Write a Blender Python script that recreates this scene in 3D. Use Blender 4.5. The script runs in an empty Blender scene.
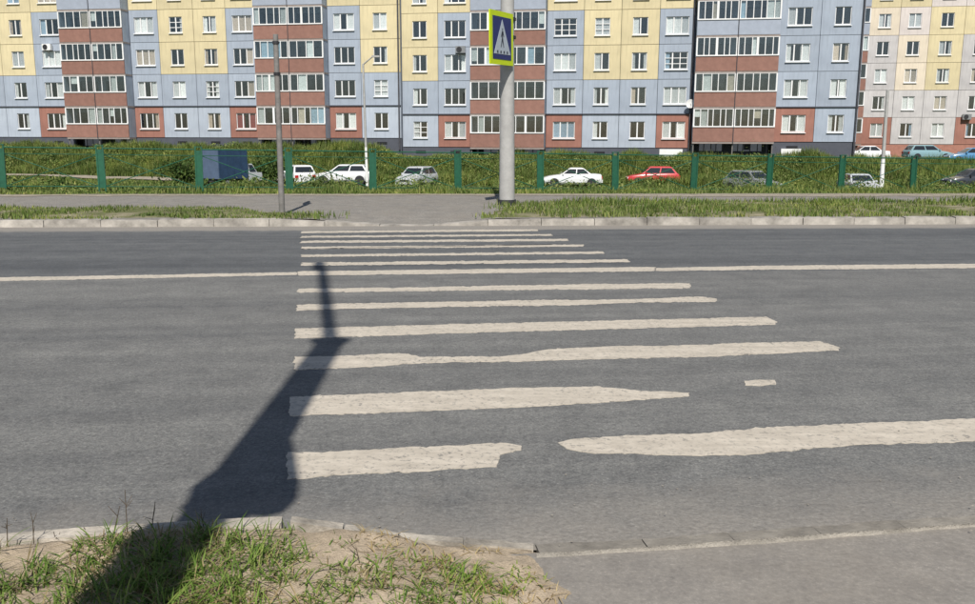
import bpy, math, random
import numpy as np
from mathutils import Matrix, Vector

random.seed(7)
rng = np.random.default_rng(7)
scene = bpy.context.scene
col = scene.collection
R = math.radians

# ------------------------------------------------------------------ camera
FPX, EYE, CX, CY, ROLL = 880.0, 1.57, 487.5, 302.0, 0.003
PITCH = math.atan(162 / FPX)
ROLLA = math.atan(ROLL)


def ray(px, py):
    a, b = (px - CX) / FPX, (py - CY) / FPX
    a, b = (a * math.cos(ROLLA) + b * math.sin(ROLLA), -a * math.sin(ROLLA) + b * math.cos(ROLLA))
    return (a, math.cos(PITCH) - b * math.sin(PITCH), -math.sin(PITCH) - b * math.cos(PITCH))


def gp(px, py, z=0.0):
    d = ray(px, py)
    t = (z - EYE) / d[2]
    return Vector((d[0] * t, d[1] * t, z))


def ad(px, py, Y):
    d = ray(px, py)
    t = Y / d[1]
    return Vector((d[0] * t, Y, d[2] * t + EYE))


cam_data = bpy.data.cameras.new('camera')
cam = bpy.data.objects.new('camera', cam_data)
col.objects.link(cam)
Xr = Vector((1, 0, 0))
Dn = Vector((0, -math.sin(PITCH), -math.cos(PITCH)))
Fw = Vector((0, math.cos(PITCH), -math.sin(PITCH)))
right = Xr * math.cos(ROLLA) - Dn * math.sin(ROLLA)
down = Xr * math.sin(ROLLA) + Dn * math.cos(ROLLA)
M = Matrix.Identity(4)
for i in range(3):
    M[i][0] = right[i]
    M[i][1] = -down[i]
    M[i][2] = -Fw[i]
M.translation = Vector((0, 0, EYE))
cam.matrix_world = M
cam_data.sensor_width = 36.0
cam_data.lens = FPX / 975 * 36.0
cam_data.clip_start = 0.05
cam_data.clip_end = 3000
scene.camera = cam

# ------------------------------------------------------------------ light
SUN_EL = R(48)
SUN_AZ = (-0.025, 1.0)        # ground direction the light travels in
world = bpy.data.worlds.new('World')
scene.world = world
world.use_nodes = True
wn = world.node_tree
bg = wn.nodes['Background']
sky = wn.nodes.new('ShaderNodeTexSky')
sky.sky_type = 'NISHITA'
sky.sun_disc = False
sky.sun_elevation = SUN_EL
sky.sun_rotation = math.atan2(-SUN_AZ[0], -SUN_AZ[1])
sky.air_density = 1.0
sky.dust_density = 0.8
wn.links.new(sky.outputs[0], bg.inputs[0])
bg.inputs[1].default_value = 0.068
sd = bpy.data.lights.new('sun', 'SUN')
sd.energy = 4.6
sd.angle = R(0.53)
sd.color = (1.0, 0.955, 0.88)
sun = bpy.data.objects.new('sun', sd)
col.objects.link(sun)
ld = Vector((SUN_AZ[0], SUN_AZ[1], 0)).normalized() * math.cos(SUN_EL) + Vector((0, 0, -math.sin(SUN_EL)))
sun.rotation_euler = ld.to_track_quat('-Z', 'Y').to_euler()
sun.location = (0, -20, 30)
vs = scene.view_settings
vs.view_transform = 'Standard'
vs.look = 'None'
vs.exposure = 0.14
vs.gamma = 1.0
vs.use_curve_mapping = False


# ------------------------------------------------------------------ materials
def srgb(r, g, b):
    f = lambda c: (c / 255 / 12.92) if c / 255 <= .04045 else ((c / 255 + .055) / 1.055) ** 2.4
    return (f(r), f(g), f(b))


class Mat:
    """small wrapper round a node tree"""

    def __init__(self, name, rough=0.85, spec=0.3):
        self.m = bpy.data.materials.new(name)
        self.m.use_nodes = True
        self.t = self.m.node_tree
        self.b = self.t.nodes['Principled BSDF']
        self.b.inputs['Roughness'].default_value = rough
        self.b.inputs['Specular IOR Level'].default_value = spec

    def n(self, typ, **kw):
        nd = self.t.nodes.new(typ)
        for k, v in kw.items():
            setattr(nd, k, v)
        return nd

    def l(self, a, b):
        self.t.links.new(a, b)

    def noise(self, scale, detail=4, rough=.6, vec=None, stretch=None):
        nd = self.n('ShaderNodeTexNoise')
        nd.inputs['Scale'].default_value = scale
        nd.inputs['Detail'].default_value = detail
        nd.inputs['Roughness'].default_value = rough
        if vec is None:
            tc = self.n('ShaderNodeTexCoord')
            vec = tc.outputs['Object']
        if stretch:
            mp = self.n('ShaderNodeMapping')
            mp.inputs['Scale'].default_value = stretch
            self.l(vec, mp.inputs[0])
            vec = mp.outputs[0]
        self.l(vec, nd.inputs['Vector'])
        return nd.outputs['Fac']

    def ramp(self, fac, stops):
        nd = self.n('ShaderNodeValToRGB')
        e = nd.color_ramp.elements
        e[0].position, e[0].color = stops[0][0], (*stops[0][1], 1)
        e[1].position, e[1].color = stops[-1][0], (*stops[-1][1], 1)
        for p, c in stops[1:-1]:
            x = e.new(p)
            x.color = (*c, 1)
        self.l(fac, nd.inputs[0])
        return nd.outputs[0]

    def mix(self, fac, a, b, blend='MIX'):
        nd = self.n('ShaderNodeMix', data_type='RGBA', blend_type=blend)
        for s, v in ((nd.inputs[0], fac), (nd.inputs[6], a), (nd.inputs[7], b)):
            if isinstance(v, (int, float)):
                s.default_value = v
            elif isinstance(v, tuple):
                s.default_value = (*v, 1)
            else:
                self.l(v, s)
        return nd.outputs[2]

    def math(self, op, a, b=None, clamp=False):
        nd = self.n('ShaderNodeMath', operation=op, use_clamp=clamp)
        for s, v in ((nd.inputs[0], a), (nd.inputs[1], b)):
            if v is None:
                continue
            if isinstance(v, (int, float)):
                s.default_value = v
            else:
                self.l(v, s)
        return nd.outputs[0]

    def color(self, c):
        if isinstance(c, tuple):
            self.b.inputs['Base Color'].default_value = (*c, 1)
        else:
            self.l(c, self.b.inputs['Base Color'])

    def bump(self, h, strength=.4, dist=.02):
        nd = self.n('ShaderNodeBump')
        nd.inputs['Strength'].default_value = strength
        nd.inputs['Distance'].default_value = dist
        self.l(h, nd.inputs['Height'])
        self.l(nd.outputs[0], self.b.inputs['Normal'])


def mul(c, k):
    return tuple(min(1, x * k) for x in c)


def grainy(name, c, rough=.85, scale=6, amt=.25, bump=0, spec=.3, metallic=0, vary=0.0):
    m = Mat(name, rough, spec)
    f = m.noise(scale, 5, .65)
    base = m.ramp(f, [(.3, mul(c, 1 - amt)), (.7, mul(c, 1 + amt))])
    if vary:
        oi = m.n('ShaderNodeObjectInfo')
        g = m.math('MULTIPLY_ADD', oi.outputs['Random'], vary)
        m.t.nodes[-1].inputs[2].default_value = 1 - vary / 2
        hs = m.n('ShaderNodeHueSaturation')
        m.l(g, hs.inputs['Value'])
        m.l(base, hs.inputs['Color'])
        base = hs.outputs[0]
    m.color(base)
    m.b.inputs['Metallic'].default_value = metallic
    if bump:
        m.bump(m.noise(scale * 6, 4), bump, .01)
    return m.m


def facade_mat(name, c, amt=.06):
    """painted concrete panel, faint streaks running down and each panel a touch different"""
    m = Mat(name, .9, .2)
    f = m.noise(.8, 5, .6)
    base = m.ramp(f, [(.3, mul(c, 1 - amt)), (.7, mul(c, 1 + amt))])
    st = m.noise(1.0, 4, .6, stretch=(5, 5, .5))
    base = m.mix(m.math('MULTIPLY', m.ramp(st, [(.48, (0, 0, 0)), (.74, (1, 1, 1))]), .5), base, mul(c, .68))
    pt = m.noise(.35, 3, .5)
    base = m.mix(.5, base, m.ramp(pt, [(.35, (.86, .86, .87)), (.65, (1.1, 1.09, 1.07))]), 'MULTIPLY')
    oi = m.n('ShaderNodeObjectInfo')
    g = m.math('MULTIPLY_ADD', oi.outputs['Random'], .12)
    m.t.nodes[-1].inputs[2].default_value = .94
    hs = m.n('ShaderNodeHueSaturation')
    m.l(g, hs.inputs['Value'])
    m.l(base, hs.inputs['Color'])
    m.color(hs.outputs[0])
    m.bump(m.noise(30, 3), .15, .01)
    return m.m


def island_mat(name, c0, c1, c2, rough=.7, trans=.25):
    """leaves and blades: each blade its own tone"""
    m = Mat(name, rough, .25)
    g = m.n('ShaderNodeNewGeometry')
    base = m.ramp(g.outputs['Random Per Island'], [(0, c0), (.5, c1), (1, c2)])
    big = m.noise(.55, 3)
    base = m.mix(.85, base, m.ramp(big, [(.30, (.55, .64, .58)), (.5, (1, 1, 1)), (.70, (1.6, 1.42, 1.2))]), 'MULTIPLY')
    m.color(base)
    if trans:
        tr = m.n('ShaderNodeBsdfTranslucent')
        m.l(base, tr.inputs[0])
        mx = m.n('ShaderNodeMixShader')
        mx.inputs[0].default_value = trans
        out = m.t.nodes['Material Output']
        m.l(m.b.outputs[0], mx.inputs[1])
        m.l(tr.outputs[0], mx.inputs[2])
        m.l(mx.outputs[0], out.inputs[0])
    return m.m


def asphalt_mat(name, c, uvbands=False, grain=1.0):
    m = Mat(name, .82, .35)
    tc = m.n('ShaderNodeTexCoord')
    o = tc.outputs['Object']
    fine = m.noise(75, 5, .75, o)
    base = m.ramp(fine, [(.24, mul(c, .30)), (.44, mul(c, .9)), (.58, mul(c, 1.12)), (.74, mul(c, 2.3))])
    crs = m.noise(26, 4, .8, o)
    base = m.mix(.75, base, m.ramp(crs, [(.30, (.55, .55, .55)), (.5, (1, 1, 1)), (.70, (1.45, 1.43, 1.38))]), 'MULTIPLY')
    base = m.mix(1 - grain, base, c)
    vo = m.n('ShaderNodeTexVoronoi')
    vo.inputs['Scale'].default_value = 38
    m.l(o, vo.inputs['Vector'])
    base = m.mix(m.math('MULTIPLY', m.ramp(vo.outputs['Distance'], [(.06, (1, 1, 1)), (.2, (0, 0, 0))]), .3 * grain), base, mul(c, 1.9))
    mid = m.noise(3.2, 6, .65, o)
    base = m.mix(.55, base, m.ramp(mid, [(.3, (.62, .62, .62)), (.7, (1.25, 1.24, 1.2))]), 'MULTIPLY')
    if uvbands:
        uv = m.n('ShaderNodeUVMap', uv_map='road')
        sp = m.n('ShaderNodeSeparateXYZ')
        m.l(uv.outputs[0], sp.inputs[0])
        v = sp.outputs[1]
        # worn wheel tracks along the road
        trk = m.noise(1.0, 4, .55, uv.outputs[0], stretch=(.035, 1.05, 1))
        base = m.mix(.9, base, m.ramp(trk, [(.33, (.82, .83, .85)), (.5, (1, 1, 1)), (.66, (1.15, 1.15, 1.14))]), 'MULTIPLY')
        trk2 = m.noise(1.0, 3, .5, uv.outputs[0], stretch=(.09, 4.5, 1))
        base = m.mix(.55, base, m.ramp(trk2, [(.35, (.84, .84, .85)), (.65, (1.12, 1.12, 1.1))]), 'MULTIPLY')
        # newer, darker lane on the far half
        far = m.math('SUBTRACT', v, 6.95)
        far = m.math('MULTIPLY', far, 6, True)
        base = m.mix(m.math('MULTIPLY', far, .9), base, m.mix(1, base, (.66, .69, .74), 'MULTIPLY'))
        ob = m.noise(.8, 5, .75, o)
        base = m.mix(m.math('MULTIPLY', m.ramp(ob, [(.56, (0, 0, 0)), (.72, (1, 1, 1))]), .45), base, m.mix(1, base, (.62, .62, .64), 'MULTIPLY'))
        # sand along both edges
        dn = m.noise(2.4, 5, .7, o)
        d1 = m.math('SUBTRACT', m.math('ADD', m.math('MULTIPLY', dn, .9), .25), v)
        d1 = m.math('MULTIPLY', d1, 1.4, True)
        d2 = m.math('ADD', m.math('SUBTRACT', v, 12.32), m.math('MULTIPLY', dn, .55))
        d2 = m.math('MULTIPLY', d2, 4.0, True)
        dust = m.math('MAXIMUM', m.math('MULTIPLY', d1, .8), m.math('MULTIPLY', d2, .85))
        sand = m.ramp(m.noise(40, 4, .7, o), [(.3, (.205, .185, .16)), (.7, (.36, .33, .29))])
        base = m.mix(dust, base, sand)
    else:
        dn = m.noise(1.3, 6, .7, o)
        sand = m.ramp(m.noise(40, 4, .7, o), [(.3, (.17, .15, .125)), (.7, (.30, .27, .23))])
        base = m.mix(m.math('MULTIPLY', m.ramp(dn, [(.42, (0, 0, 0)), (.7, (1, 1, 1))]), .6), base, sand)
    m.color(base)
    m.bump(m.math('ADD', fine, m.math('MULTIPLY', vo.outputs['Distance'], .6)), .55 * grain, .008)
    return m.m


def glass_mat(name, tint, gloss=.6):
    m = Mat(name)
    tr = m.n('ShaderNodeBsdfTransparent')
    oi = m.n('ShaderNodeObjectInfo')
    m.l(m.ramp(oi.outputs['Random'], [(0, mul(tint, .88)), (1, mul(tint, 1.06))]), tr.inputs[0])
    gl = m.n('ShaderNodeBsdfGlossy')
    gl.inputs['Roughness'].default_value = .03
    gl.inputs['Color'].default_value = (.85, .92, 1, 1)
    lw = m.n('ShaderNodeLayerWeight')
    lw.inputs['Blend'].default_value = .5
    mx = m.n('ShaderNodeMixShader')
    f = m.math('ADD', m.math('MULTIPLY', m.math('POWER', lw.outputs['Facing'], 4.0), gloss), .09, True)
    m.l(f, mx.inputs[0])
    m.l(tr.outputs[0], mx.inputs[1])
    m.l(gl.outputs[0], mx.inputs[2])
    m.l(mx.outputs[0], m.t.nodes['Material Output'].inputs[0])
    return m.m


def soil_mat(name, c, green=None):
    m = Mat(name, .95, .1)
    f = m.noise(5, 8, .7)
    base = m.ramp(f, [(.3, mul(c, .62)), (.55, c), (.75, mul(c, 1.3))])
    g = m.noise(120, 3, .7)
    base = m.mix(.6, base, m.ramp(g, [(.3, (.6, .6, .6)), (.7, (1.3, 1.3, 1.3))]), 'MULTIPLY')
    if green:
        base = m.mix(m.ramp(m.noise(1.2, 6, .7), [(.35, (0, 0, 0)), (.55, (1, 1, 1))]), base, green)
    m.color(base)
    m.bump(m.math('ADD', f, m.math('MULTIPLY', g, .25)), .8, .03)
    return m.m


MT = {}
MT['road'] = asphalt_mat('road_asphalt', (.164, .163, .159), True)
MT['path'] = asphalt_mat('path_asphalt', (.235, .22, .20))
MT['apron'] = asphalt_mat('apron_asphalt', (.245, .226, .204), False, .45)
MT['kerb'] = grainy('kerb_concrete', (.345, .32, .285), .9, 3, .45, .6, .2, vary=.25)
MT['soil'] = soil_mat('sandy_soil', (.45, .365, .265))
MT['verge'] = soil_mat('verge_soil', (.36, .31, .225), (.13, .14, .06))
MT['dirtkerb'] = grainy('dirty_kerb_concrete', (.36, .325, .275), .95, 6, .5, .8, .15, vary=.2)
MT['flush'] = grainy('flush_kerb_concrete', (.235, .215, .185), .9, 9, .3, .5, .2, vary=.2)
MT['field'] = soil_mat('field_ground', (.10, .10, .045), (.05, .075, .02))
MT['palesand'] = soil_mat('pale_sand', (.35, .32, .275))
MT['track'] = soil_mat('dirt_track', (.34, .30, .24))


def paint_mat():
    m = Mat('road_paint', .75, .3)
    tc = m.n('ShaderNodeTexCoord')
    o = tc.outputs['Object']
    f = m.noise(9, 6, .7, o)
    base = m.ramp(f, [(.3, (.47, .42, .35)), (.7, (.60, .54, .455))])
    sp = m.noise(28, 5, .75, o)
    wear = m.ramp(sp, [(.535, (0, 0, 0)), (.61, (1, 1, 1))])
    lrg = m.noise(1.7, 4, .6, o, stretch=(1, 3, 1))
    wear2 = m.ramp(lrg, [(.35, (.15, .15, .15)), (.72, (1, 1, 1))])
    w = m.math('MULTIPLY', wear, wear2)
    base = m.mix(w, base, (.17, .165, .155))
    base = m.mix(.35, base, m.ramp(m.noise(3, 5, .7, o, stretch=(.5, 4, 1)), [(.35, (.55, .54, .52)), (.62, (1.08, 1.07, 1.05))]), 'MULTIPLY')
    m.color(base)
    m.bump(f, .3, .006)
    return m.m


MT['paint'] = paint_mat()
MT['yellow'] = facade_mat('yellow_panel', srgb(214, 201, 164))
MT['grey'] = facade_mat('blue_grey_panel', srgb(163, 173, 187))
MT['pale'] = facade_mat('pale_grey_panel', srgb(178, 187, 200))
MT['red'] = facade_mat('brick_red_panel', srgb(158, 114, 102), .12)
MT['cream'] = facade_mat('cream_panel', srgb(219, 207, 188))
MT['pink'] = facade_mat('pale_pink_panel', srgb(220, 211, 206))
MT['b2grey'] = facade_mat('grey_brick_panel', srgb(194, 191, 191), .1)
MT['plinth'] = grainy('dark_plinth', srgb(84, 87, 96), .9, 1.5, .12, .2)
MT['brickplinth'] = grainy('brick_plinth', srgb(165, 118, 104), .9, 3, .15, .2)
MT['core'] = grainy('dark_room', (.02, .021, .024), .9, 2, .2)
MT['roofing'] = grainy('roofing_felt', (.07, .07, .07), .9, 2, .2)
MT['parred'] = grainy('brown_red_cladding', srgb(144, 108, 97), .8, 2.2, .13, .2, vary=.14)
MT['pargrey'] = grainy('blue_grey_cladding', srgb(158, 166, 180), .8, 2.2, .08, .2, vary=.1)
MT['slab'] = grainy('balcony_slab', srgb(150, 140, 135), .9, 4, .15)
MT['pvc'] = grainy('white_plastic', (.80, .80, .80), .5, 3, .04, vary=.1)
MT['sill'] = grainy('white_metal_sill', (.78, .79, .80), .5, 3, .05)
MT['glass'] = glass_mat('window_glass', (.93, .95, .96), .6)
MT['bglass'] = glass_mat('balcony_glass', (.86, .89, .89), .6)
MT['cur0'] = grainy('white_curtain', (.80, .80, .78), .9, 8, .15)
MT['cur1'] = grainy('cream_curtain', (.62, .52, .42), .9, 8, .2)
MT['cur2'] = grainy('rose_curtain', (.42, .10, .10), .9, 8, .2)
MT['cur3'] = grainy('blue_curtain', (.42, .55, .66), .9, 8, .2)
MT['white'] = grainy('white_paint', (.80, .80, .79), .5, 3, .06)
MT['dark'] = grainy('dark_metal', (.035, .035, .04), .6, 5, .3)
MT['pipe'] = grainy('drain_pipe', (.07, .07, .08), .6, 5, .3)
MT['fence'] = grainy('green_fence_paint', (.012, .092, .050), .5, 6, .25, .1, .5, vary=.2)
MT['poleconc'] = grainy('grey_pole', (.40, .395, .385), .75, 5, .14, .25)
MT['polegalv'] = grainy('weathered_pole', (.20, .19, .18), .65, 8, .25, .2)
MT['signlime'] = grainy('lime_sign_border', (.55, .68, .008), .45, 6, .05)
MT['signblue'] = grainy('blue_sign_face', (.020, .026, .13), .4, 6, .08)
MT['signwhite'] = grainy('white_sign_paint', (.42, .47, .53), .4, 6, .05)
MT['signblack'] = grainy('black_sign_paint', (.02, .025, .04), .45, 6, .05)
MT['signback'] = grainy('sign_back', (.14, .14, .15), .6, 6, .15)
MT['tyre'] = grainy('tyre_rubber', (.02, .02, .02), .85, 20, .2)
MT['rim'] = grainy('wheel_rim', (.42, .42, .43), .35, 10, .1, metallic=.6)
MT['carglass'] = Mat('car_glass', .06, .6).m
MT['carglass'].node_tree.nodes['Principled BSDF'].inputs['Base Color'].default_value = (.02, .025, .03, 1)
MT['lamp'] = grainy('headlamp', (.7, .7, .72), .15, 10, .05)
MT['tail'] = grainy('tail_lamp', (.42, .015, .015), .25, 10, .05)
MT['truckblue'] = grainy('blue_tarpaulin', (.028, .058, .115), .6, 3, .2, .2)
MT['truckrear'] = grainy('pale_blue_door', (.10, .14, .22), .6, 3, .15)
MT['grassnear'] = island_mat('grass_blades', (.08, .15, .02), (.14, .23, .04), (.25, .30, .08))
MT['grassdry'] = island_mat('dry_grass', (.20, .15, .07), (.33, .26, .13), (.42, .35, .20))
MT['grassfar'] = island_mat('meadow_grass', (.085, .145, .026), (.155, .215, .048), (.29, .30, .11))
MT['leaf'] = island_mat('weed_leaves', (.07, .125, .028), (.145, .21, .055), (.29, .31, .11))
MT['shrub'] = island_mat('shrub_leaves', (.035, .075, .018), (.065, .115, .028), (.11, .155, .04))
MT['bark'] = grainy('bark', (.09, .07, .05), .9, 12, .3, .4)
for nm, c in (('carwhite', (.74, .75, .76)), ('carred', (.55, .022, .035)), ('cargrey', (.22, .23, .24)), ('cardark', (.035, .04, .05)),
              ('carblue', (.06, .22, .42)), ('carteal', (.22, .36, .40)), ('carsilver', (.46, .48, .50))):
    m = Mat('paint_' + nm[3:], .3, .5)
    m.color(c)
    m.b.inputs['Coat Weight'].default_value = .6
    m.b.inputs['Coat Roughness'].default_value = .08
    MT[nm] = m.m


# ------------------------------------------------------------------ mesh helpers
class MB:
    def __init__(self):
        self.v, self.f = [], []

    def quad(self, *pts):
        n = len(self.v)
        self.v += [tuple(p) for p in pts]
        self.f.append(tuple(range(n, n + len(pts))))
        return self

    def box(self, x0, y0, z0, x1, y1, z1):
        n = len(self.v)
        self.v += [(x, y, z) for z in (z0, z1) for y in (y0, y1) for x in (x0, x1)]
        for f in ((0, 2, 3, 1), (4, 5, 7, 6), (0, 1, 5, 4), (2, 6, 7, 3), (0, 4, 6, 2), (1, 3, 7, 5)):
            self.f.append(tuple(n + i for i in f))
        return self

    def hexa(self, p):
        """8 points: bottom ring 0-3 (ccw from above), top ring 4-7"""
        n = len(self.v)
        self.v += [tuple(q) for q in p]
        for f in ((3, 2, 1, 0), (4, 5, 6, 7), (0, 1, 5, 4), (1, 2, 6, 5), (2, 3, 7, 6), (3, 0, 4, 7)):
            self.f.append(tuple(n + i for i in f))
        return self

    def tube(self, p0, p1, r0, r1=None, n=10, cap=True):
        r1 = r0 if r1 is None else r1
        p0, p1 = Vector(p0), Vector(p1)
        d = (p1 - p0).normalized()
        a = d.orthogonal().normalized()
        b = d.cross(a)
        k = len(self.v)
        for p, r in ((p0, r0), (p1, r1)):
            for i in range(n):
                t = 2 * math.pi * i / n
                self.v.append(tuple(p + (a * math.cos(t) + b * math.sin(t)) * r))
        for i in range(n):
            j = (i + 1) % n
            self.f.append((k + i, k + j, k + n + j, k + n + i))
        if cap:
            self.f.append(tuple(k + i for i in reversed(range(n))))
            self.f.append(tuple(k + n + i for i in range(n)))
        return self

    def ring(self, x0, z0, x1, z1, ix0, iz0, ix1, iz1, y0, y1):
        """flat slab in the xz plane from y0 to y1 with a rectangular hole"""
        n = len(self.v)
        for y in (y0, y1):
            self.v += [(x0, y, z0), (x1, y, z0), (x1, y, z1), (x0, y, z1), (ix0, y, iz0), (ix1, y, iz0), (ix1, y, iz1), (ix0, y, iz1)]
        for i in range(4):
            j = (i + 1) % 4
            self.f.append((n + i, n + j, n + 4 + j, n + 4 + i))
            self.f.append((n + 8 + j, n + 8 + i, n + 12 + i, n + 12 + j))
            self.f.append((n + j, n + i, n + 8 + i, n + 8 + j))
            self.f.append((n + 4 + i, n + 4 + j, n + 12 + j, n + 12 + i))
        return self

    def mesh(self, name, mat):
        me = bpy.data.meshes.new(name)
        me.from_pydata(self.v, [], self.f)
        me.materials.append(mat)
        me.update()
        return me

    def build(self, name, mat, parent=None, loc=None, smooth=False):
        me = self.mesh(name, mat)
        if smooth:
            shade(me, smooth if isinstance(smooth, (int, float)) and smooth is not True else 40)
        return put(name, me, parent, loc)


def shade(me, ang=40):
    me.polygons.foreach_set('use_smooth', [True] * len(me.polygons))
    me.set_sharp_from_angle(angle=R(ang))


def put(name, me, parent=None, loc=None, rz=0):
    o = bpy.data.objects.new(name, me)
    col.objects.link(o)
    o.parent = parent
    if loc is not None:
        o.location = loc
    o.rotation_euler.z = rz
    return o


def tag(o, label, cat, group=None):
    o['label'] = label
    o['category'] = cat
    if group:
        o['group'] = group
    return o


def thing(name, label, cat, loc=(0, 0, 0), rz=0, group=None):
    o = put(name, None, None, loc, rz)
    o.empty_display_size = .3
    return tag(o, label, cat, group)


def struct(o):
    o['kind'] = 'structure'
    return o


def stuff(o):
    o['kind'] = 'stuff'
    return o


def big_mesh(name, V, Fc, mat):
    """numpy arrays: V (n,3), Fc (m,k) with one k"""
    me = bpy.data.meshes.new(name)
    m, k = Fc.shape
    me.vertices.add(len(V))
    me.vertices.foreach_set('co', V.astype(np.float32).ravel())
    me.loops.add(m * k)
    me.loops.foreach_set('vertex_index', Fc.astype(np.int32).ravel())
    me.polygons.add(m)
    me.polygons.foreach_set('loop_start', np.arange(0, m * k, k, dtype=np.int32))
    me.update(calc_edges=True)
    me.materials.append(mat)
    return me


def grid_mesh(name, X, Y, Z, mat):
    ny, nx = X.shape
    V = np.stack([X, Y, Z], -1).reshape(-1, 3)
    i = np.arange(ny * nx).reshape(ny, nx)
    Fc = np.stack([i[:-1, :-1], i[:-1, 1:], i[1:, 1:], i[1:, :-1]], -1).reshape(-1, 4)
    me = big_mesh(name, V, Fc, mat)
    me.polygons.foreach_set('use_smooth', [True] * len(me.polygons))
    return me


def vnoise(x, y, seed=0):
    """cheap smooth value noise for numpy arrays"""
    x = np.asarray(x, float)
    y = np.asarray(y, float)
    xi, yi = np.floor(x), np.floor(y)
    fx, fy = x - xi, y - yi
    fx, fy = fx * fx * (3 - 2 * fx), fy * fy * (3 - 2 * fy)

    def h(a, b):
        s = np.sin(a * 127.1 + b * 311.7 + seed * 74.7) * 43758.5453
        return s - np.floor(s)
    return (h(xi, yi) * (1 - fx) + h(xi + 1, yi) * fx) * (1 - fy) + (h(xi, yi + 1) * (1 - fx) + h(xi + 1, yi + 1) * fx) * fy


# ------------------------------------------------------------------ ground functions
def pw(X, y0, slope, lim, out):
    X = np.asarray(X, float)
    c = np.clip(X, -lim, lim)
    return y0 + slope * c + out * (X - c)


def y_near(X):          # near edge of the carriageway
    return pw(X, 3.42, .135, 12, .10)


def y_far(X):           # foot of the far kerb
    return pw(X, 16.35, .0655, 20, .09)


def y_path(X):          # back edge of the far pavement
    return y_far(X) + 7.2


def sm(t):
    t = np.clip(t, 0, 1)
    return t * t * (3 - 2 * t)


def y_fence(X):
    return 26.9 + .2057 * np.asarray(X, float)


def h_fence(X):
    return -.03 - .0121 * np.clip(X, -30, 30)


def y_wall(X):
    return 77.26 - .156 * np.asarray(X, float)


def terrain(X, Y):
    X = np.asarray(X, float)
    Y = np.asarray(Y, float)
    L = -1.85 - .008 * np.clip(X, -40, 30)
    d = Y - np.maximum(y_fence(np.clip(X, -14, 60)), y_path(X) + .4)
    near = .13 + (h_fence(X) - .13) * sm((Y - y_path(X)) / np.maximum(.6, y_fence(np.clip(X, -14, 60)) - y_path(X)))
    h = near + (L - near) * sm(d / 15)
    hb = -.05 + .55 * sm((-7.5 - X) / 2)
    bank = L + (hb - L) * sm((Y - y_wall(X) + 7.2) / 5.5)
    right = L + (-.35 - L) * sm((Y - 62) / 22)
    w = sm((X - 30) / 4)
    far = bank * (1 - w) + right * w
    t = sm((Y - 58) / 5)
    h = h * (1 - t) + far * t
    bumps = (vnoise(X * .35, Y * .35, 1) - .5) * .25 + (vnoise(X * 1.1, Y * 1.1, 2) - .5) * .1
    return h + bumps * sm((Y - y_path(X) - .5) / 3)


def hit(px, py, y0=24, y1=110):
    """first place where the sight line through a pixel meets the terrain"""
    d = ray(px, py)
    Y = np.linspace(y0, y1, 3000)
    t = Y / d[1]
    X = d[0] * t
    Z = EYE + d[2] * t
    H = terrain(X, Y)
    i = np.argmax(Z <= H) if np.any(Z <= H) else len(Y) - 1
    return Vector((X[i], Y[i], float(H[i])))


# ground sheet
xs = np.concatenate([-np.geomspace(900, 62, 14), np.arange(-60, 60.1, .75), np.geomspace(62, 900, 14)])
offs = np.concatenate([[-60, -30, -20, -8, -3, -.35], np.arange(0, 6, .4), np.arange(6, 72, .8), np.geomspace(73, 1500, 16)])
GX = np.repeat(xs[None, :], len(offs), 0)
GY = y_path(GX) + offs[:, None]
GZ = np.where(offs[:, None] < -.01, -.16, terrain(GX, GY))
GZ = np.where(offs[:, None] > 100, -.3, GZ)
ground = struct(put('ground', grid_mesh('ground', GX, GY, GZ, MT['field'])))

# carriageway
xs = np.concatenate([[-400, -200, -100], np.arange(-60, 60.1, 2), [100, 200, 400]])
ts = np.linspace(0, 1, 14)
RX = np.repeat(xs[None, :], len(ts), 0)
RY = (y_near(RX) - .25) * (1 - ts[:, None]) + (y_far(RX) + .1) * ts[:, None]
rme = grid_mesh('road', RX, RY, RX * 0, MT['road'])
uvl = rme.uv_layers.new(name='road')
vi = np.empty(len(rme.loops), np.int32)
rme.loops.foreach_get('vertex_index', vi)
UV = np.stack([RX.ravel()[vi], np.repeat(ts[:, None], len(xs), 1).ravel()[vi] * 13.0], -1)
uvl.data.foreach_set('uv', UV.astype(np.float32).ravel())
struct(put('road', rme))

# far pavement with a dropped crossing
DROP0, DROP1 = -2.75, -.45


def far_drop(X):
    return sm((X - DROP0 + .6) / .9) * sm((DROP1 + .7 - X) / .9)


xs = np.concatenate([[-300, -100], np.arange(-60, -8, 2), np.arange(-8, 6, .2), np.arange(6, 60.1, 2), [100, 300]])
offs = np.concatenate([np.arange(.12, 3, .2), np.linspace(3, 7.6, 10)])
PX = np.repeat(xs[None, :], len(offs), 0)
PY = y_far(PX) + offs[:, None]
PZ = .13 - (.11 * far_drop(PX)) * sm(1 - offs[:, None] / 2.2)
struct(put('pavement', grid_mesh('pavement', PX, PY, PZ, MT['path'])))

xs = np.arange(-40, 42, .2)
SE = []
for k_, (o0, o1) in enumerate(((-.32, .45),)):
    e0 = o0 + (vnoise(xs * 1.1, xs * 0, 41) - .5) * .5 + (vnoise(xs * 4, xs * 0, 42) - .5) * .2
    e0 = e0 - .55 * sm((xs - 1.5) / 3)
    ts = np.linspace(0, 1, 5)[:, None]
    EX = np.repeat(xs[None, :], 5, 0)
    EY = y_path(xs)[None, :] + e0[None, :] * (1 - ts) + o1 * ts
    struct(put('sand_edge', grid_mesh('sand_edge', EX, EY, EX * 0 + .137 + .01 * np.sin(ts * 3), MT['track'])))

# far verges (soil under the grass)


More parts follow.
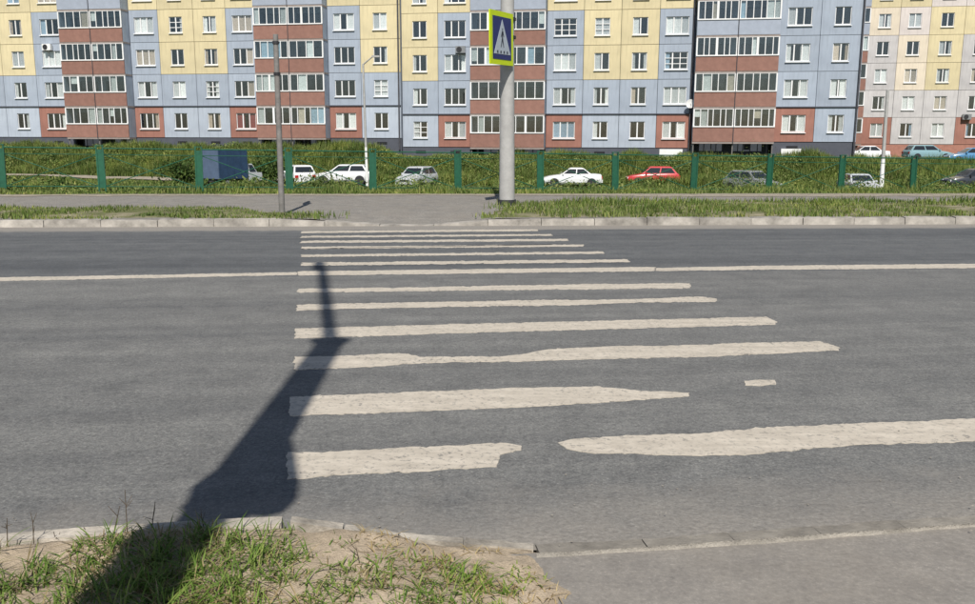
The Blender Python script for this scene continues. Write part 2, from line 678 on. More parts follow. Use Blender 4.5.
def verge(name, lx, rx, back, taper):
    xs = np.arange(lx, rx + .01, .25)
    t = np.linspace(0, 1, 14)
    VX = np.repeat(xs[None, :], len(t), 0)
    bk = np.array([back(x) for x in xs])
    VX = VX + 0 * t[:, None]
    VY = (y_far(xs) + .15)[None, :] * (1 - t[:, None]) + bk[None, :] * t[:, None]
    edge = np.minimum(1, taper(VX, VY) * 1.6)
    n = (vnoise(VX * 2.2, VY * 2.2, 5) - .5) * .05 + (vnoise(VX * 7, VY * 7, 6) - .5) * .025
    VZ = np.where(edge > 0, .07 + .09 * sm(edge) + n, .02)
    e2 = np.minimum(t, 1 - t)[:, None]
    VZ = VZ - .075 * (1 - sm((VY - y_far(VX) - .12) / .45))
    VZ = VZ - .15 * far_drop(VX) * sm(1 - (VY - y_far(VX)) / 1.3)
    VZ = VZ - .07 * (1 - sm(e2 / .12)) * (t[:, None] > .5)
    struct(put(name, grid_mesh(name, VX, VY, VZ, MT['verge'])))


def back_left(x):
    return float(y_far(x)) + 2.7 - 1.5 * float(sm((x + 5.6) / 1.6))


def back_right(x):
    return float(y_far(x)) + 4.45 - .02 * (x - 1)


# left verge ends on a slant towards the crossing
LV = lambda X, Y: (-2.55 + (Y - y_far(X) - .2) * -.30 + (vnoise(X * 3, Y * 3, 91) - .5) * .5 - X)
RV = lambda X, Y: (X - (-.45 + .17 * (Y - y_far(X)) + (vnoise(X * 3, Y * 3, 92) - .5) * .5))
verge('verge', -60, -2.2, back_left, LV)
verge('verge', -.8, 60, back_right, RV)

# far kerb, stone by stone
kerb = struct(put('far_kerb', None))
x = -42.0
while x < 42:
    g = .005
    x0, x1 = x + g, x + 1.0 - g
    top = lambda X:   .14 - .11 * float(far_drop(np.float64(X))) + random.uniform(-.014, .010)
    a, b = top(x0), top(x1)
    ya, yb = float(y_far(x0)), float(y_far(x1))
    o = random.uniform(-.012, .012)
    MB().hexa([(x0, ya + o, -.1), (x1, yb + o, -.1), (x1, yb + .17 + o, -.1), (x0, ya + .17 + o, -.1),
               (x0, ya + .015 + o, a - .012), (x1, yb + .015 + o, b - .012), (x1, yb + .17 + o, b), (x0, ya + .17 + o, a)]).build('kerb_stone', MT['kerb'], kerb)
    x += 1.0

# ---- near side: kerb, apron, soil verge
kpx = [(-140, 541, .13), (-60, 536, .13), (0, 531, .13), (95, 524, .13), (190, 516, .13), (284, 513.5, .13)]
kpts = [gp(*p) for p in kpx]
kpx2 = [(291, 514.5, .115), (345, 522, .075), (400, 530, .04), (465, 536, .018), (535, 541.5, .006)]
kpts2 = [gp(*p) for p in kpx2]
nk = struct(put('near_kerb', None))


def stone(p, q, w=.12, parent=nk, mat='kerb', g=.005):
    d = (q - p)
    d.z = 0
    d.normalize()
    n = Vector((d.y, -d.x, 0))      # towards the camera
    a, b = p + d * g, q - d * g
    dn = Vector((0, 0, 1))
    pts = []
    N = 6
    mb = MB()
    for i in range(N):
        t0, t1 = i / N, (i + 1) / N
        for_t = []
        for t in (t0, t1):
            c = a.lerp(b, t)
            j = Vector((0, 0, random.uniform(-.004, .004)))
            for_t.append((c, j))
        pts.append(for_t)
    # one strip with a slightly worn front edge
    rows = []
    for i in range(N + 1):
        c = a.lerp(b, i / N)
        e = random.uniform(.008, .022)
        rows.append([Vector((c.x, c.y, -.12)), c - dn * e, c + n * e - dn * random.uniform(0, .003), c + n * (w - .01), Vector((c.x, c.y, -.12)) + n * w])
    k = len(mb.v)
    for r in rows:
        mb.v += [tuple(q_) for q_ in r]
    for i in range(N):
        for jx in range(4):
            mb.f.append((k + i * 5 + jx, k + i * 5 + jx + 1, k + (i + 1) * 5 + jx + 1, k + (i + 1) * 5 + jx))
    mb.f.append(tuple(k + jx for jx in reversed(range(5))))
    mb.f.append(tuple(k + N * 5 + jx for jx in range(5)))
    return mb.build('kerb_stone', MT[mat], parent)


left_far = [Vector((-9, y_near(-9) + .05, .13)), Vector((-7.2, y_near(-7.2) + .05, .13)), Vector((-5.4, y_near(-5.4) + .03, .13)), Vector((-3.8, float(y_near(-3.8)) + .02, .13))]
chain = left_far + [kpts[0], kpts[2], kpts[5]]
for p, q in zip(chain[:-1], chain[1:]):
    stone(p, q, .10, nk, 'dirtkerb')
for p, q in zip(kpts2[:-1], kpts2[1:]):
    stone(p, q, .075, nk, 'dirtkerb')
# flush kerb between carriageway and apron
fl = [gp(535, 542.5, .016), gp(640, 536.5, .016), gp(725, 530.5, .016), gp(810, 524.5, .016), gp(893, 518.5, .016), gp(985, 512.5, .016)]
e_dir = (fl[-1] - fl[-2]).normalized()
fl += [fl[-1] + e_dir * 1.0 * i + Vector((0, 0, 0)) for i in range(1, 9)]
for p, q in zip(fl[:-1], fl[1:]):
    stone(p, q, .10, nk, 'flush', .0015)

xs = np.arange(fl[0].x, 6, .03)
ly = np.interp(xs, [p.x for p in fl], [p.y for p in fl]) - .10
wd = .002 + .03 * np.clip(vnoise(xs * 2.2, xs * 0, 81) - .25, 0, 1) * vnoise(xs * 11, xs * 0, 82) + .014 * sm((fl[0].x + .6 - xs) / .6)
LX = np.repeat(xs[None, :], 3, 0)
LY = ly[None, :] + np.array([[-1], [0], [.8]]) * wd[None, :]
LZ = np.array([[.0], [.0205], [.008]]) + 0 * LX
struct(put('sand_edge', grid_mesh('sand_edge', LX, LY, LZ, MT['palesand'])))

# apron (asphalt driveway mouth)
xs = np.arange(-1.5, 12.1, .25)
ts = np.linspace(0, 1, 24)
AX = np.repeat(xs[None, :], 24, 0)
fy = np.interp(xs, [-1.5, fl[0].x] + [p.x for p in fl[1:]], [fl[0].y - .25, fl[0].y] + [p.y for p in fl[1:]]) - .07
AY = fy[None, :] * (1 - ts[:, None]) + (-6) * ts[:, None]
AZ = .006 + .012 * sm(ts[:, None] * 4) + (vnoise(AX * 2, AY * 2, 9) - .5) * .008
struct(put('driveway', grid_mesh('driveway', AX, AY, AZ, MT['apron'])))

# soil verge as a height field that dives under the kerb and the driveway
bound = [(p.x, p.y) for p in left_far] + [(p.x, p.y - .045) for p in kpts] + [(p.x, p.y - .05) for p in kpts2] + \
        [tuple(gp(552, 556)[:2]), tuple(gp(566, 578)[:2]), tuple(gp(592, 606)[:2]), (.40, 2.2), (.46, 1.0), (.5, -6), (-9, -6)]
bound = np.array(bound)


def sdist(X, Y):
    """signed distance to the soil outline, positive inside"""
    P = np.stack([X, Y], -1)
    best = np.full(X.shape, 1e9)
    inside = np.zeros(X.shape, bool)
    n = len(bound)
    for i in range(n):
        a, b = bound[i], bound[(i + 1) % n]
        ab = b - a
        t = np.clip(((P - a) @ ab) / (ab @ ab), 0, 1)
        dd = np.linalg.norm(P - a - t[..., None] * ab, axis=-1)
        best = np.minimum(best, dd)
        c = ((a[1] > Y) != (b[1] > Y)) & (X < (b[0] - a[0]) * (Y - a[1]) / (b[1] - a[1] + 1e-12) + a[0])
        inside ^= c
    return np.where(inside, best, -best)


def soil_h(X, Y):
    d = sdist(X, Y)
    d = d + (vnoise(X * 9, Y * 9, 3) - .5) * .07
    lift = .112 * sm((.18 - X) / 1.25) + .028
    n = (vnoise(X * 4, Y * 4, 4) - .5) * .035 + (vnoise(X * 14, Y * 14, 5) - .5) * .014 + (vnoise(X * 40, Y * 40, 8) - .5) * .006
    h = lift * sm((d + .02) / (.12 + .10 * sm((X + .3) / .5))) + n * sm(d / .15)
    return np.where(d < -.01, -.1, h)


sx = np.concatenate([np.arange(-9, -2.2, .2), np.arange(-2.2, .75, .025)])
sy = np.concatenate([np.arange(-5, 2.4, .2), np.arange(2.4, 3.65, .025)])
SX, SY = np.meshgrid(sx, sy)
struct(put('soil_verge', grid_mesh('soil_verge', SX, SY, soil_h(SX, SY), MT['soil'])))


xs = np.arange(-62, -13, 1.0)
ts = np.linspace(-1, 1, 5)[:, None]
TX = np.repeat(xs[None, :], 5, 0)
TY = y_wall(xs)[None, :] - 8.8 + ts * (1.3 + .4 * vnoise(xs * .5, xs * 0, 61))[None, :]
struct(put('dirt_track', grid_mesh('dirt_track', TX, TY, terrain(TX, TY) + .07, MT['track'])))


# ------------------------------------------------------------------ road markings (thin coats of paint)
def worn(pts, closed_jit=.012, step=.025):
    out = []
    n = len(pts)
    for i in range(n):
        a, b = pts[i], pts[(i + 1) % n]
        k = max(1, int((b - a).length / step))
        for j in range(k):
            p = a.lerp(b, j / k)
            q = vnoise(p.x * 7, p.y * 3, 71) + .5 * vnoise(p.x * 22, p.y * 9, 72) - .75
            out.append(p + Vector((random.gauss(0, closed_jit * .5), random.gauss(0, closed_jit * .75) + float(q) * closed_jit * 2.6, 0)))
    return out


import bmesh


def marking(name, px, jit=.010, z=.004):
    pts = worn([gp(x, y) for x, y in px], jit)
    bm = bmesh.new()
    vs_ = [bm.verts.new((p.x, p.y, z)) for p in pts]
    f = bm.faces.new(vs_)
    bmesh.ops.triangulate(bm, faces=[f])
    low = [bm.verts.new((p.x, p.y, -.002)) for p in pts]
    n_ = len(pts)
    skirt = [bm.faces.new((vs_[k_], vs_[(k_ + 1) % n_], low[(k_ + 1) % n_], low[k_])) for k_ in range(n_)]
    tops = [fc for fc in bm.faces if all(v.co.z > 0 for v in fc.verts)]
    bmesh.ops.recalc_face_normals(bm, faces=bm.faces)
    if sum(fc.normal.z for fc in tops) < 0:
        bmesh.ops.reverse_faces(bm, faces=bm.faces)
    me = bpy.data.meshes.new(name)
    bm.to_mesh(me)
    bm.free()
    me.materials.append(MT['paint'])
    return struct(put(name, me))


marking('crosswalk_stripe', [(287, 453), (330, 452), (400, 449), (440, 447), (480, 444.5), (505, 443), (521, 446), (521, 450), (500, 455), (497, 467), (440, 470), (360, 474), (288, 479)], .007)
marking('crosswalk_stripe', [(558, 443), (575, 439), (640, 435.5), (700, 434), (760, 428), (850, 424), (975, 419), (1110, 414), (1110, 437), (975, 441), (900, 444), (850, 445.5), (800, 450), (740, 455), (700, 456), (650, 454), (590, 452.5), (565, 449)], .007)
marking('crosswalk_stripe', [(290, 397), (340, 396), (420, 392), (520, 388), (600, 387), (625, 389.5), (650, 391.5), (688, 393), (688, 396.5), (640, 400), (600, 403), (500, 408), (400, 412), (290, 416)], .008)
marking('crosswalk_stripe', [(744, 381.5), (760, 380), (775, 380.5), (776, 384.5), (760, 386), (745, 385.5)], .005)
marking('crosswalk_stripe', [(295, 357), (330, 356.5), (400, 353.5), (421, 357), (500, 357.3), (515, 355.5), (545, 350), (600, 347), (680, 346), (750, 343), (820, 341.7), (840, 348), (838, 350.5), (700, 357), (600, 359), (500, 362), (420, 363.2), (370, 367), (295, 370)], .010)
marking('crosswalk_stripe', [(295, 329), (400, 326), (520, 323), (650, 320), (766, 317), (777, 322), (775, 324.5), (650, 328), (500, 332), (400, 335), (295, 338.5)], .010)
marking('crosswalk_stripe', [(297, 305), (340, 304), (450, 302), (560, 300), (600, 300.3), (700, 297), (717, 299), (716, 302), (640, 302.3), (570, 305), (480, 306.3), (340, 309), (297, 310.5)], .014)
marking('crosswalk_stripe', [(298, 289.3), (450, 287), (580, 284.5), (690, 283.8), (690, 288), (400, 291.3), (298, 292.6)], .016)
marking('centre_line', [(298, 271.6), (655, 267.3), (655, 271.2), (298, 275.6)], .012)
marking('centre_line', [(-300, 281.5), (0, 277.6), (150, 275.2), (250, 273.3), (297, 272.6), (297, 275.0), (150, 278), (0, 281), (-300, 285.5)], .012)
marking('centre_line', [(656, 268.3), (760, 266), (850, 265.3), (975, 264), (1300, 260.5), (1300, 264), (975, 268), (850, 269.2), (760, 269.8), (656, 271.2)], .012)
for yl, yr, xr_, th in ((232.3, 230.3, 537, 1.7), (237, 235, 551, 1.5), (242, 240, 567, 1.9), (248, 245.7, 583, 1.9), (256, 252.7, 603, 2.0), (264.3, 260.8, 628, 2.7)):
    marking('crosswalk_stripe', [(302, yl - th / 2), (xr_, yr - th / 2), (xr_ + 1, yr + th / 2), (301, yl + th / 2)], .02)

# ------------------------------------------------------------------ apartment buildings
FH = 2.8
P0, P1 = Vector((-41.74, 83.78)), Vector((27.79, 72.92))
FD = (P1 - P0).normalized()
FN = Vector((FD.y, -FD.x))            # outwards, towards the road


def facade_u(px, out=0.0, base=P0, py=75):
    d = ray(px, py)
    b = base + FN * out
    # base + u*FD = t*(dx,dy)
    det = FD.x * (-d[1]) - (-d[0]) * FD.y
    u = (-b.x * (-d[1]) - (-d[0]) * (-b.y)) / det
    return u


mesh_cache = {}


def cached(key, fn):
    if key not in mesh_cache:
        mesh_cache[key] = fn()
    return mesh_cache[key]


WIN = {2: (1.22, 1.36), 3: (1.84, 1.36)}


def window(root, cx, z, panes, y=0.10):
    w, h = WIN[panes]
    bars = random.random() < .05

    def frame():
        mb = MB()
        mb.ring(-w / 2, 0, w / 2, h, -w / 2 + .05, .06, w / 2 - .05, h - .045, -.035, .035)
        for i in range(1, panes):
            x = -w / 2 + w * i / panes
            mb.box(x - (.05 if i == 1 else .035), -.04, .062, x + (.05 if i == 1 else .035), .04, h - .047)
        if bars:
            for k in (.33, .66):
                mb.box(-w / 2 + .052, -.03, h * k - .025, w / 2 - .052, .03, h * k + .025)
        return mb.mesh('window', MT['pvc'])
    f = put('window', cached(('wf', panes, bars), frame), root, (cx, y, z))
    pw_ = w / panes
    pm = cached(('wp', panes), lambda: MB().box(-pw_ / 2 + .05, -.008, .06, pw_ / 2 - .05, .008, h - .06).mesh('pane', MT['glass']))
    for i in range(panes):
        put('pane', pm, f, (-w / 2 + pw_ * (i + .5), .012, 0))
    sm_ = cached(('ws', panes), lambda: MB().hexa([(-w / 2 - .06, -.22, -.10), (w / 2 + .06, -.22, -.10), (w / 2 + .06, .0, -.06), (-w / 2 - .06, .0, -.06),
                                                   (-w / 2 - .06, -.22, -.055), (w / 2 + .06, -.22, -.055), (w / 2 + .06, -.0, -.012), (-w / 2 - .06, -.0, -.012)]).mesh('sill', MT['sill']))
    put('sill', sm_, f)
    r = random.random()
    if r < .85:
        cm = random.choices(['cur0', 'cur1', 'cur2', 'cur3'], [6, 3, .35, 1])[0]
        sides = random.choice(['both', 'both', 'left', 'right', 'full', 'full'])
        for sd_ in (('left', 'right') if sides == 'both' else (sides,)):
            cw = {'full': w * .96}.get(sides, w * random.choice((.2, .28, .38)))

            def cur():
                mb = MB()
                n = 10
                for i in range(n):
                    xa, xb = cw * i / n, cw * (i + 1) / n
                    ya, yb = .03 * (i % 2), .03 * ((i + 1) % 2)
                    mb.quad((xa, ya, .03), (xb, yb, .03), (xb, yb, h - .03), (xa, ya, h - .03))
                return mb.mesh('curtain', MT[cm])
            x0 = {'left': -w / 2 + .02, 'full': -w * .48, 'right': w / 2 - cw - .02}[sd_]
            put('curtain', cached(('cu', round(cw, 2), h, cm), cur), f, (x0, .05, 0))
    return f


def panel(root, u0, u1, z, mat, panes, sill=.80, zh=FH):
    w = u1 - u0
    if panes:
        ww, wh = WIN[panes]

        def mk():
            return MB().ring(-w / 2 + .018, .018, w / 2 - .018, zh - .018, -ww / 2 - .01, sill - .01, ww / 2 + .01, sill + wh + .01, 0, .25).mesh('wall_panel', MT[mat])
    else:
        def mk():
            return MB().box(-w / 2 + .018, 0, .018, w / 2 - .018, .25, zh - .018).mesh('wall_panel', MT[mat])
    o = put('wall_panel', cached(('p', round(w, 3), mat, panes, zh), mk), root, ((u0 + u1) / 2, 0, z))
    if panes:
        window(root, (u0 + u1) / 2, z + sill, panes)
    return o


BOUT = 1.2


def balcony(root, u0, u1, z, mat, outer, npan):
    """one loggia: parapet on a slab, white glazing above; outer = -1 left end, 1 right end"""
    w = u1 - u0
    PH = 1.16
    GT = FH - .17

    def par():
        mb = MB()
        g = .02
        mb.box(-w / 2 + g, -BOUT, .0, w / 2 - g, -BOUT + .09, PH)
        return mb.mesh('balcony', MT[mat])
    b = put('balcony', cached(('bp', round(w, 3), mat, outer), par), root, ((u0 + u1) / 2, 0, z))
    put('slab', cached(('bs', round(w, 3)), lambda: MB().box(-w / 2, -BOUT + .025, -.155, w / 2, -.012, -.005).mesh('slab', MT['slab'])), b)
    var = random.randrange(4)
    jj = [0] + [((7 * i + 3 * var) % 5 - 2) * .035 for i in range(1, npan)] + [0]
    xs_ = [-w / 2 + .06 + (w - .12) * i / npan + jj[i] for i in range(npan + 1)]
    wide = random.random() < .35

    def fr():
        mb = MB()
        y0, y1 = -BOUT - .015, -BOUT + .055
        mb.box(-w / 2 + .01, y0 - .05, PH + .005, w / 2 - .01, y1, PH + .10)
        mb.box(-w / 2 + .01, y0, GT - .04, w / 2 - .01, y1, GT)
        for i, x_ in enumerate(xs_):
            t = .055 if i in (0, npan) else (.09 if wide and i == npan // 2 else .032)
            mb.box(x_ - t, y0 + .004, PH + .10, x_ + t, y1 - .004, GT - .04)
        return mb.mesh('glazing_frame', MT['pvc'])
    put('glazing_frame', cached(('bf', round(w, 3), outer, npan, wide, var), fr), b)
    for i in range(npan):
        pw_ = xs_[i + 1] - xs_[i]
        pm = cached(('bpane', round(pw_, 3)), lambda: MB().box(-pw_ / 2, -.008, PH + .09, pw_ / 2, .008, GT - .035).mesh('pane', MT['bglass']))
        put('pane', pm, b, ((xs_[i] + xs_[i + 1]) / 2, -BOUT + .03, 0))
    e_ = outer * (w / 2 - .03)
    put('side_wall', cached(('bside', outer), lambda: MB().box(-.06, -BOUT + .10, 0 if True else 0, .06, -.015, FH - .165).mesh('side_wall', MT['grey'])), b, (e_ - outer * .05, 0, 0))
    for i in range(npan):
        if random.random() < .2:
            cm = random.choices(['cur0', 'cur1', 'cur3'], [7, 2, 1])[0]
            z0_ = PH + .04 if random.random() < .6 else PH + .04 + random.uniform(.3, .8)
            MB().box(xs_[i] + .04, -BOUT + .14, z0_, xs_[i + 1] - .04, -BOUT + .155, GT - .04).build('blind', MT[cm], b)
    r = random.random()
    if r < .4:
        a = random.randrange(npan)
        k = min(npan, a + random.choice((1, 1, 2, 3)))
        cm = random.choices(['cur0', 'cur1', 'cur3'], [6, 2, 2])[0]
        MB().box(xs_[a] + .05, -BOUT + .10, PH + .04, xs_[k] - .05, -BOUT + .12, GT - .04).build('blind', MT[cm], b)
    return b


def soff(root, u0, u1, z):
    MB().box(u0, -BOUT - .02, z, u1, -.012, z + .12).build('balcony_roof', MT['slab'], root)


def back_panel(root, u0, u1, z):
    w = u1 - u0

    def mk():
        return MB().ring(-w / 2 + .018, .018, w / 2 - .018, FH - .018, -w * .38, .3, w * .38, 2.25, 0, .25).mesh('wall_panel', MT['grey'])
    put('wall_panel', cached(('bk', round(w, 3)), mk), root, ((u0 + u1) / 2, 0, z))


ang = math.atan2(FD.y, FD.x)
bld = thing('apartment_building', 'long panel apartment block in yellow, blue grey and brick red with glazed balcony bays', 'building', (P0.x, P0.y, 0), ang)

SEC = [  # elevation of the seam over the ground storey, bank height, list of columns (kind, px0, px1)
    (4.50, .2, [('B', -128, -66), ('G', -66, -31), ('Y', -31, 3), ('Y', 3, 36), ('G', 36, 67), ('B', 62, 125), ('G', 129, 161), ('Y', 161, 196), ('Y', 196, 228), ('G', 228, 258), ('B', 255, 324), ('G', 326, 361), ('Y', 361, 400.5)]),
    (3.75, -.2, [('Y', 402, 438), ('G', 438, 470.5), ('B', 470, 545), ('G', 546, 583), ('Y', 583, 620), ('Y', 620, 658), ('G', 658, 693.5)]),
    (4.28, -.2, [('B', 695, 778), ('G', 777, 817.5), ('E', 817.5, 861)]),
]
NF = 6
for si, (seam, gz, cols) in enumerate(SEC):
    z1 = seam - FH
    # spans in facade metres; bays measured on their own front plane
    span = []
    for k, a, b in cols:
        o_ = BOUT if k == 'B' else 0
        span.append([k, facade_u(a, o_), facade_u(b, o_)])
    # neighbours share an edge
    for i in range(len(span) - 1):
        if span[i + 1][0] == 'B':
            span[i][2] = span[i + 1][1] - .02
        elif span[i][0] == 'B':
            span[i + 1][1] = span[i][2] + .02
        else:
            m_ = (span[i][2] + span[i + 1][1]) / 2
            span[i][2] = span[i + 1][1] = m_
    U0, U1 = span[0][1], span[-1][2]
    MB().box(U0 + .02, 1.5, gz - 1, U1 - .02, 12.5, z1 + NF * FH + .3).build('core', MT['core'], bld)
    MB().box(U0 - .05, -.12, z1 + NF * FH + .01, U1 + .05, 12.7, z1 + NF * FH + .55).build('roof', MT['roofing'], bld)
    for u in (U0 + .005, U1 - .255):       # gable walls
        MB().box(u, .252, gz - 1, u + .25, 12.5, z1 + NF * FH).build('gable_wall', MT['grey'], bld)
    for k, a, b in span:
        mid = (a + b) / 2
        if k == 'B':
            MB().box(a, 1.2, gz - 1.5, b, 1.45, z1 - .01).build('plinth', MT['plinth'], bld)
            for u in (a + .1, mid, b - .1):
                MB().tube((u, -BOUT + .2, gz - 1.5), (u, -BOUT + .2, z1 - .157), .05, n=6).build('balcony_post', MT['polegalv'], bld)
            for f in range(NF):
                z = z1 + f * FH
                back_panel(bld, a, mid, z)
                back_panel(bld, mid, b, z)
                red = f < (3 if si == 2 else 4)
                for (p_, q_, s_) in ((a, mid, -1), (mid, b, 1)):
                    balcony(bld, p_, q_, z, 'parred' if red else 'pargrey', s_, random.choice((4, 5, 5)) if si < 2 else random.choice((5, 6)))
            MB().tube((mid, -BOUT - .04, z1 - .1), (mid, -BOUT - .04, z1 + NF * FH), .035, n=6).build('drain_pipe', MT['pipe'], bld)
            soff(bld, a, b, z1 + NF * FH - .155)
        else:
            pl = MB()
            pl.box(a, .06, gz - 1.5, b, .3, z1 - .01)
            p_ = pl.build('plinth', MT['plinth'], bld)
            if k in 'YG':
                MB().box(mid - .45, .045, z1 - .55, mid + .45, .075, z1 - .33).build('vent', MT['core'], p_)
            for f in range(NF):
                z = z1 + f * FH
                if k == 'Y':
                    mt = 'pale' if f == 0 else ('grey' if f == 1 else 'yellow')
                elif k == 'G':
                    mt = 'red' if f == 0 else ('grey' if f < 4 else 'yellow')
                else:
                    mt = 'grey' if f < 4 else 'yellow'
                panel(bld, a, b, z, mt, 3 if k == 'G' else 2)
            MB().box(a + .002, -.10, seam - .045, b - .002, -.002, seam + .035).build('ledge', MT['plinth'], bld)
    MB().tube((U1 - .15, -.12, z1 - 1.0), (U1 - .15, -.12, z1 + NF * FH), .07, n=8).build('drain_pipe', MT['pipe'], bld)
    if si == 1:
        uu = facade_u(674)
        MB().box(uu - .95, -.06, z1 - .92, uu + .95, .055, z1 - .1).build('plinth_cover', MT['white'], bld)['label'] = 'white board on the plinth'
    if si == 2:
        uu = facade_u(796)
        MB().box(uu - .8, -.06, z1 - 1.35, uu + .8, .055, z1 - .55).build('plinth_cover', MT['white'], bld)['label'] = 'white board on the plinth'


def at_wall(px, py, out, base=P0):
    """world point on the facade plane moved outwards"""
    d = ray(px, py)
    u = facade_u(px, out, base, py)
    P = base + FD * u + FN * out
    return Vector((P.x, P.y, EYE + d[2] * P.y / d[1]))


def air_con(px, py, label, mat='white', base=P0):
    p = at_wall(px, py, .05, base)
    t = thing('air_conditioner', label, 'air conditioner', p, ang, 'air conditioners on the facade')
    MB().box(-.42, -.36, -.28, .42, -.05, .28).build('casing', MT[mat], t)
    MB().tube((-.1, -.40, 0), (-.1, -.355, 0), .23, n=16).build('fan_grille', MT['dark'], t)
    for s in (-.33, .33):
        MB().box(s - .02, -.36, -.34, s + .02, .045, -.285).build('bracket', MT['dark'], t)


air_con(48.5, 47.5, 'white air conditioner under a window beside the balcony bay with drawn blinds')
air_con(461, 50, 'dark air conditioner box under a third floor window', 'cargrey')
air_con(966, 117, 'grey air conditioner box on the farther cream and pink block', 'cargrey', Vector(ad(866, 75, 96.0)[:2]))
p = at_wall(690, 104, .1)
t = thing('satellite_dish', 'white satellite dish on a bracket between two blocks of the facade', 'dish', p, ang)
mb = MB()
for ri in range(3):
    for k in range(14):
        a0, a1 = 2 * math.pi * k / 14, 2 * math.pi * (k + 1) / 14
        r0, r1 = .12 * ri, .12 * (ri + 1)
        pt = lambda r, a: (r * math.cos(a), -.45 - .35 * r * r, r * math.sin(a))
        mb.quad(pt(r0, a0), pt(r1, a0), pt(r1, a1), pt(r0, a1)) if ri else mb.quad(pt(0, 0), pt(r1, a0), pt(r1, a1))
mb.build('reflector', MT['white'], t)
MB().tube((0, .0, -.15), (0, -.45, 0), .03, n=6).build('bracket', MT['dark'], t)
MB().tube((0, -.45, -.4), (0, -.85, -.05), .02, n=6).build('feed_arm', MT['dark'], t)

# second block farther back on the right
Q0 = Vector(ad(866, 75, 96.0)[:2])
b2 = thing('apartment_building', 'farther panel apartment block in cream, pale pink and yellow over a brick base', 'building', (Q0.x, Q0.y, 0), ang)
edges = [facade_u(px, 0, Q0) for px in (866, 895.5, 925.7, 960)]
edges += [edges[-1] + 3.4 * i for i in range(1, 6)]
z1 = 1.25
pat = ['red b2grey cream cream cream yellow yellow'.split(), 'b2grey b2grey cream cream pink yellow yellow'.split(), 'b2grey b2grey yellow yellow yellow pink pink'.split(),
       'red b2grey b2grey b2grey yellow pink pink'.split(), 'b2grey b2grey cream cream pink yellow yellow'.split(), 'b2grey b2grey yellow yellow yellow pink pink'.split(),
       'red b2grey b2grey b2grey pink pink pink'.split(), 'b2grey b2grey cream cream pink yellow yellow'.split()]
pat[0][2] = pat[0][3] = 'b2grey'
for i in range(len(edges) - 1):
    a, b = edges[i], edges[i + 1]
    for f in range(7):
        panel(b2, a, b, z1 + f * FH, pat[i][f], 2)
    MB().box(a, .05, -1.5, b, .3, z1 - .01).build('plinth', MT['brickplinth'], b2)
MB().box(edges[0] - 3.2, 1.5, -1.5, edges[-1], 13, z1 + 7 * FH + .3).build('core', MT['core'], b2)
MB().box(edges[0] - 3.3, -.1, z1 + 7 * FH + .01, edges[-1] + .1, 13.1, z1 + 7 * FH + .5).build('roof', MT['roofing'], b2)
MB().box(edges[-1] - .255, .252, -1.5, edges[-1] - .01, 13, z1 + 7 * FH).build('gable_wall', MT['cream'], b2)
for f in range(7):
    back_panel(b2, edges[0] - 3.2, edges[0] - .05, z1 + f * FH)
    balcony(b2, edges[0] - 3.2, edges[0] - .25, z1 + f * FH, 'pargrey' if f > 3 else 'parred', 1, 5)
MB().box(edges[0] - 3.2, .06, -1.5, edges[0] - .05, .3, z1 - .01).build('plinth', MT['brickplinth'], b2)

# ------------------------------------------------------------------ green fence
fence = thing('green_fence', 'green painted metal railing with wide posts and crossed bars behind the pavement', 'fence', (0, 0, 0))
fpx = [3, 103, 200, 290, 373, 458, 540, 615, 693, 768, 840, 912]
fx = [-13.24, -10.74, -8.2, -5.75, -3.4, -.9, 1.61, 3.98, 6.55, 9.11, 11.66, 14.3]
fx = [fx[0] - 2.5 * i for i in range(6, 0, -1)] + fx + [16.8 + 2.55 * i for i in range(8)]
fp = [Vector((x_, float(y_fence(x_)), float(h_fence(np.float64(x_))) + .02)) for x_ in fx]
FHt = 1.22
fd = Vector((1, .2057, 0)).normalized()
fa = math.atan2(fd.y, fd.x)
pm = None
for p in fp:
    if pm is None:
        mb = MB()
        # wide lattice post: two uprights, a plate between them and a cap
        mb.box(-.105, -.03, -.5, -.065, .03, FHt + .03)
        mb.box(.065, -.03, -.5, .105, .03, FHt + .03)
        mb.box(-.067, -.012, .10, .067, .012, FHt - .06)
        mb.box(-.112, -.035, FHt + .031, .112, .035, FHt + .055)
        pm = mb.mesh('post', MT['fence'])
    o = put('post', pm, fence, p, fa + random.uniform(-.02, .02))
    o.rotation_euler.x = random.uniform(-.02, .02)
    o.rotation_euler.y = random.uniform(-.015, .015)
for a, b in zip(fp[:-1], fp[1:]):
    u = Vector((0, 0, 1))
    d = fd * .10
    A, B = a + d, b - d
    for zz, r in ((FHt - .03, .018), (FHt - .20, .010), (.14, .013)):
        MB().tube(A + u * zz, B + u * zz, r, n=6).build('rail', MT['fence'], fence)
    off = Vector((-fd.y, fd.x, 0)) * .02
    MB().tube(A + u * .15, B + u * (FHt - .21), .0115, n=6).build('brace', MT['fence'], fence)
    MB().tube(A + u * (FHt - .21) + off, B + u * .15 + off, .0115, n=6).build('brace', MT['fence'], fence)


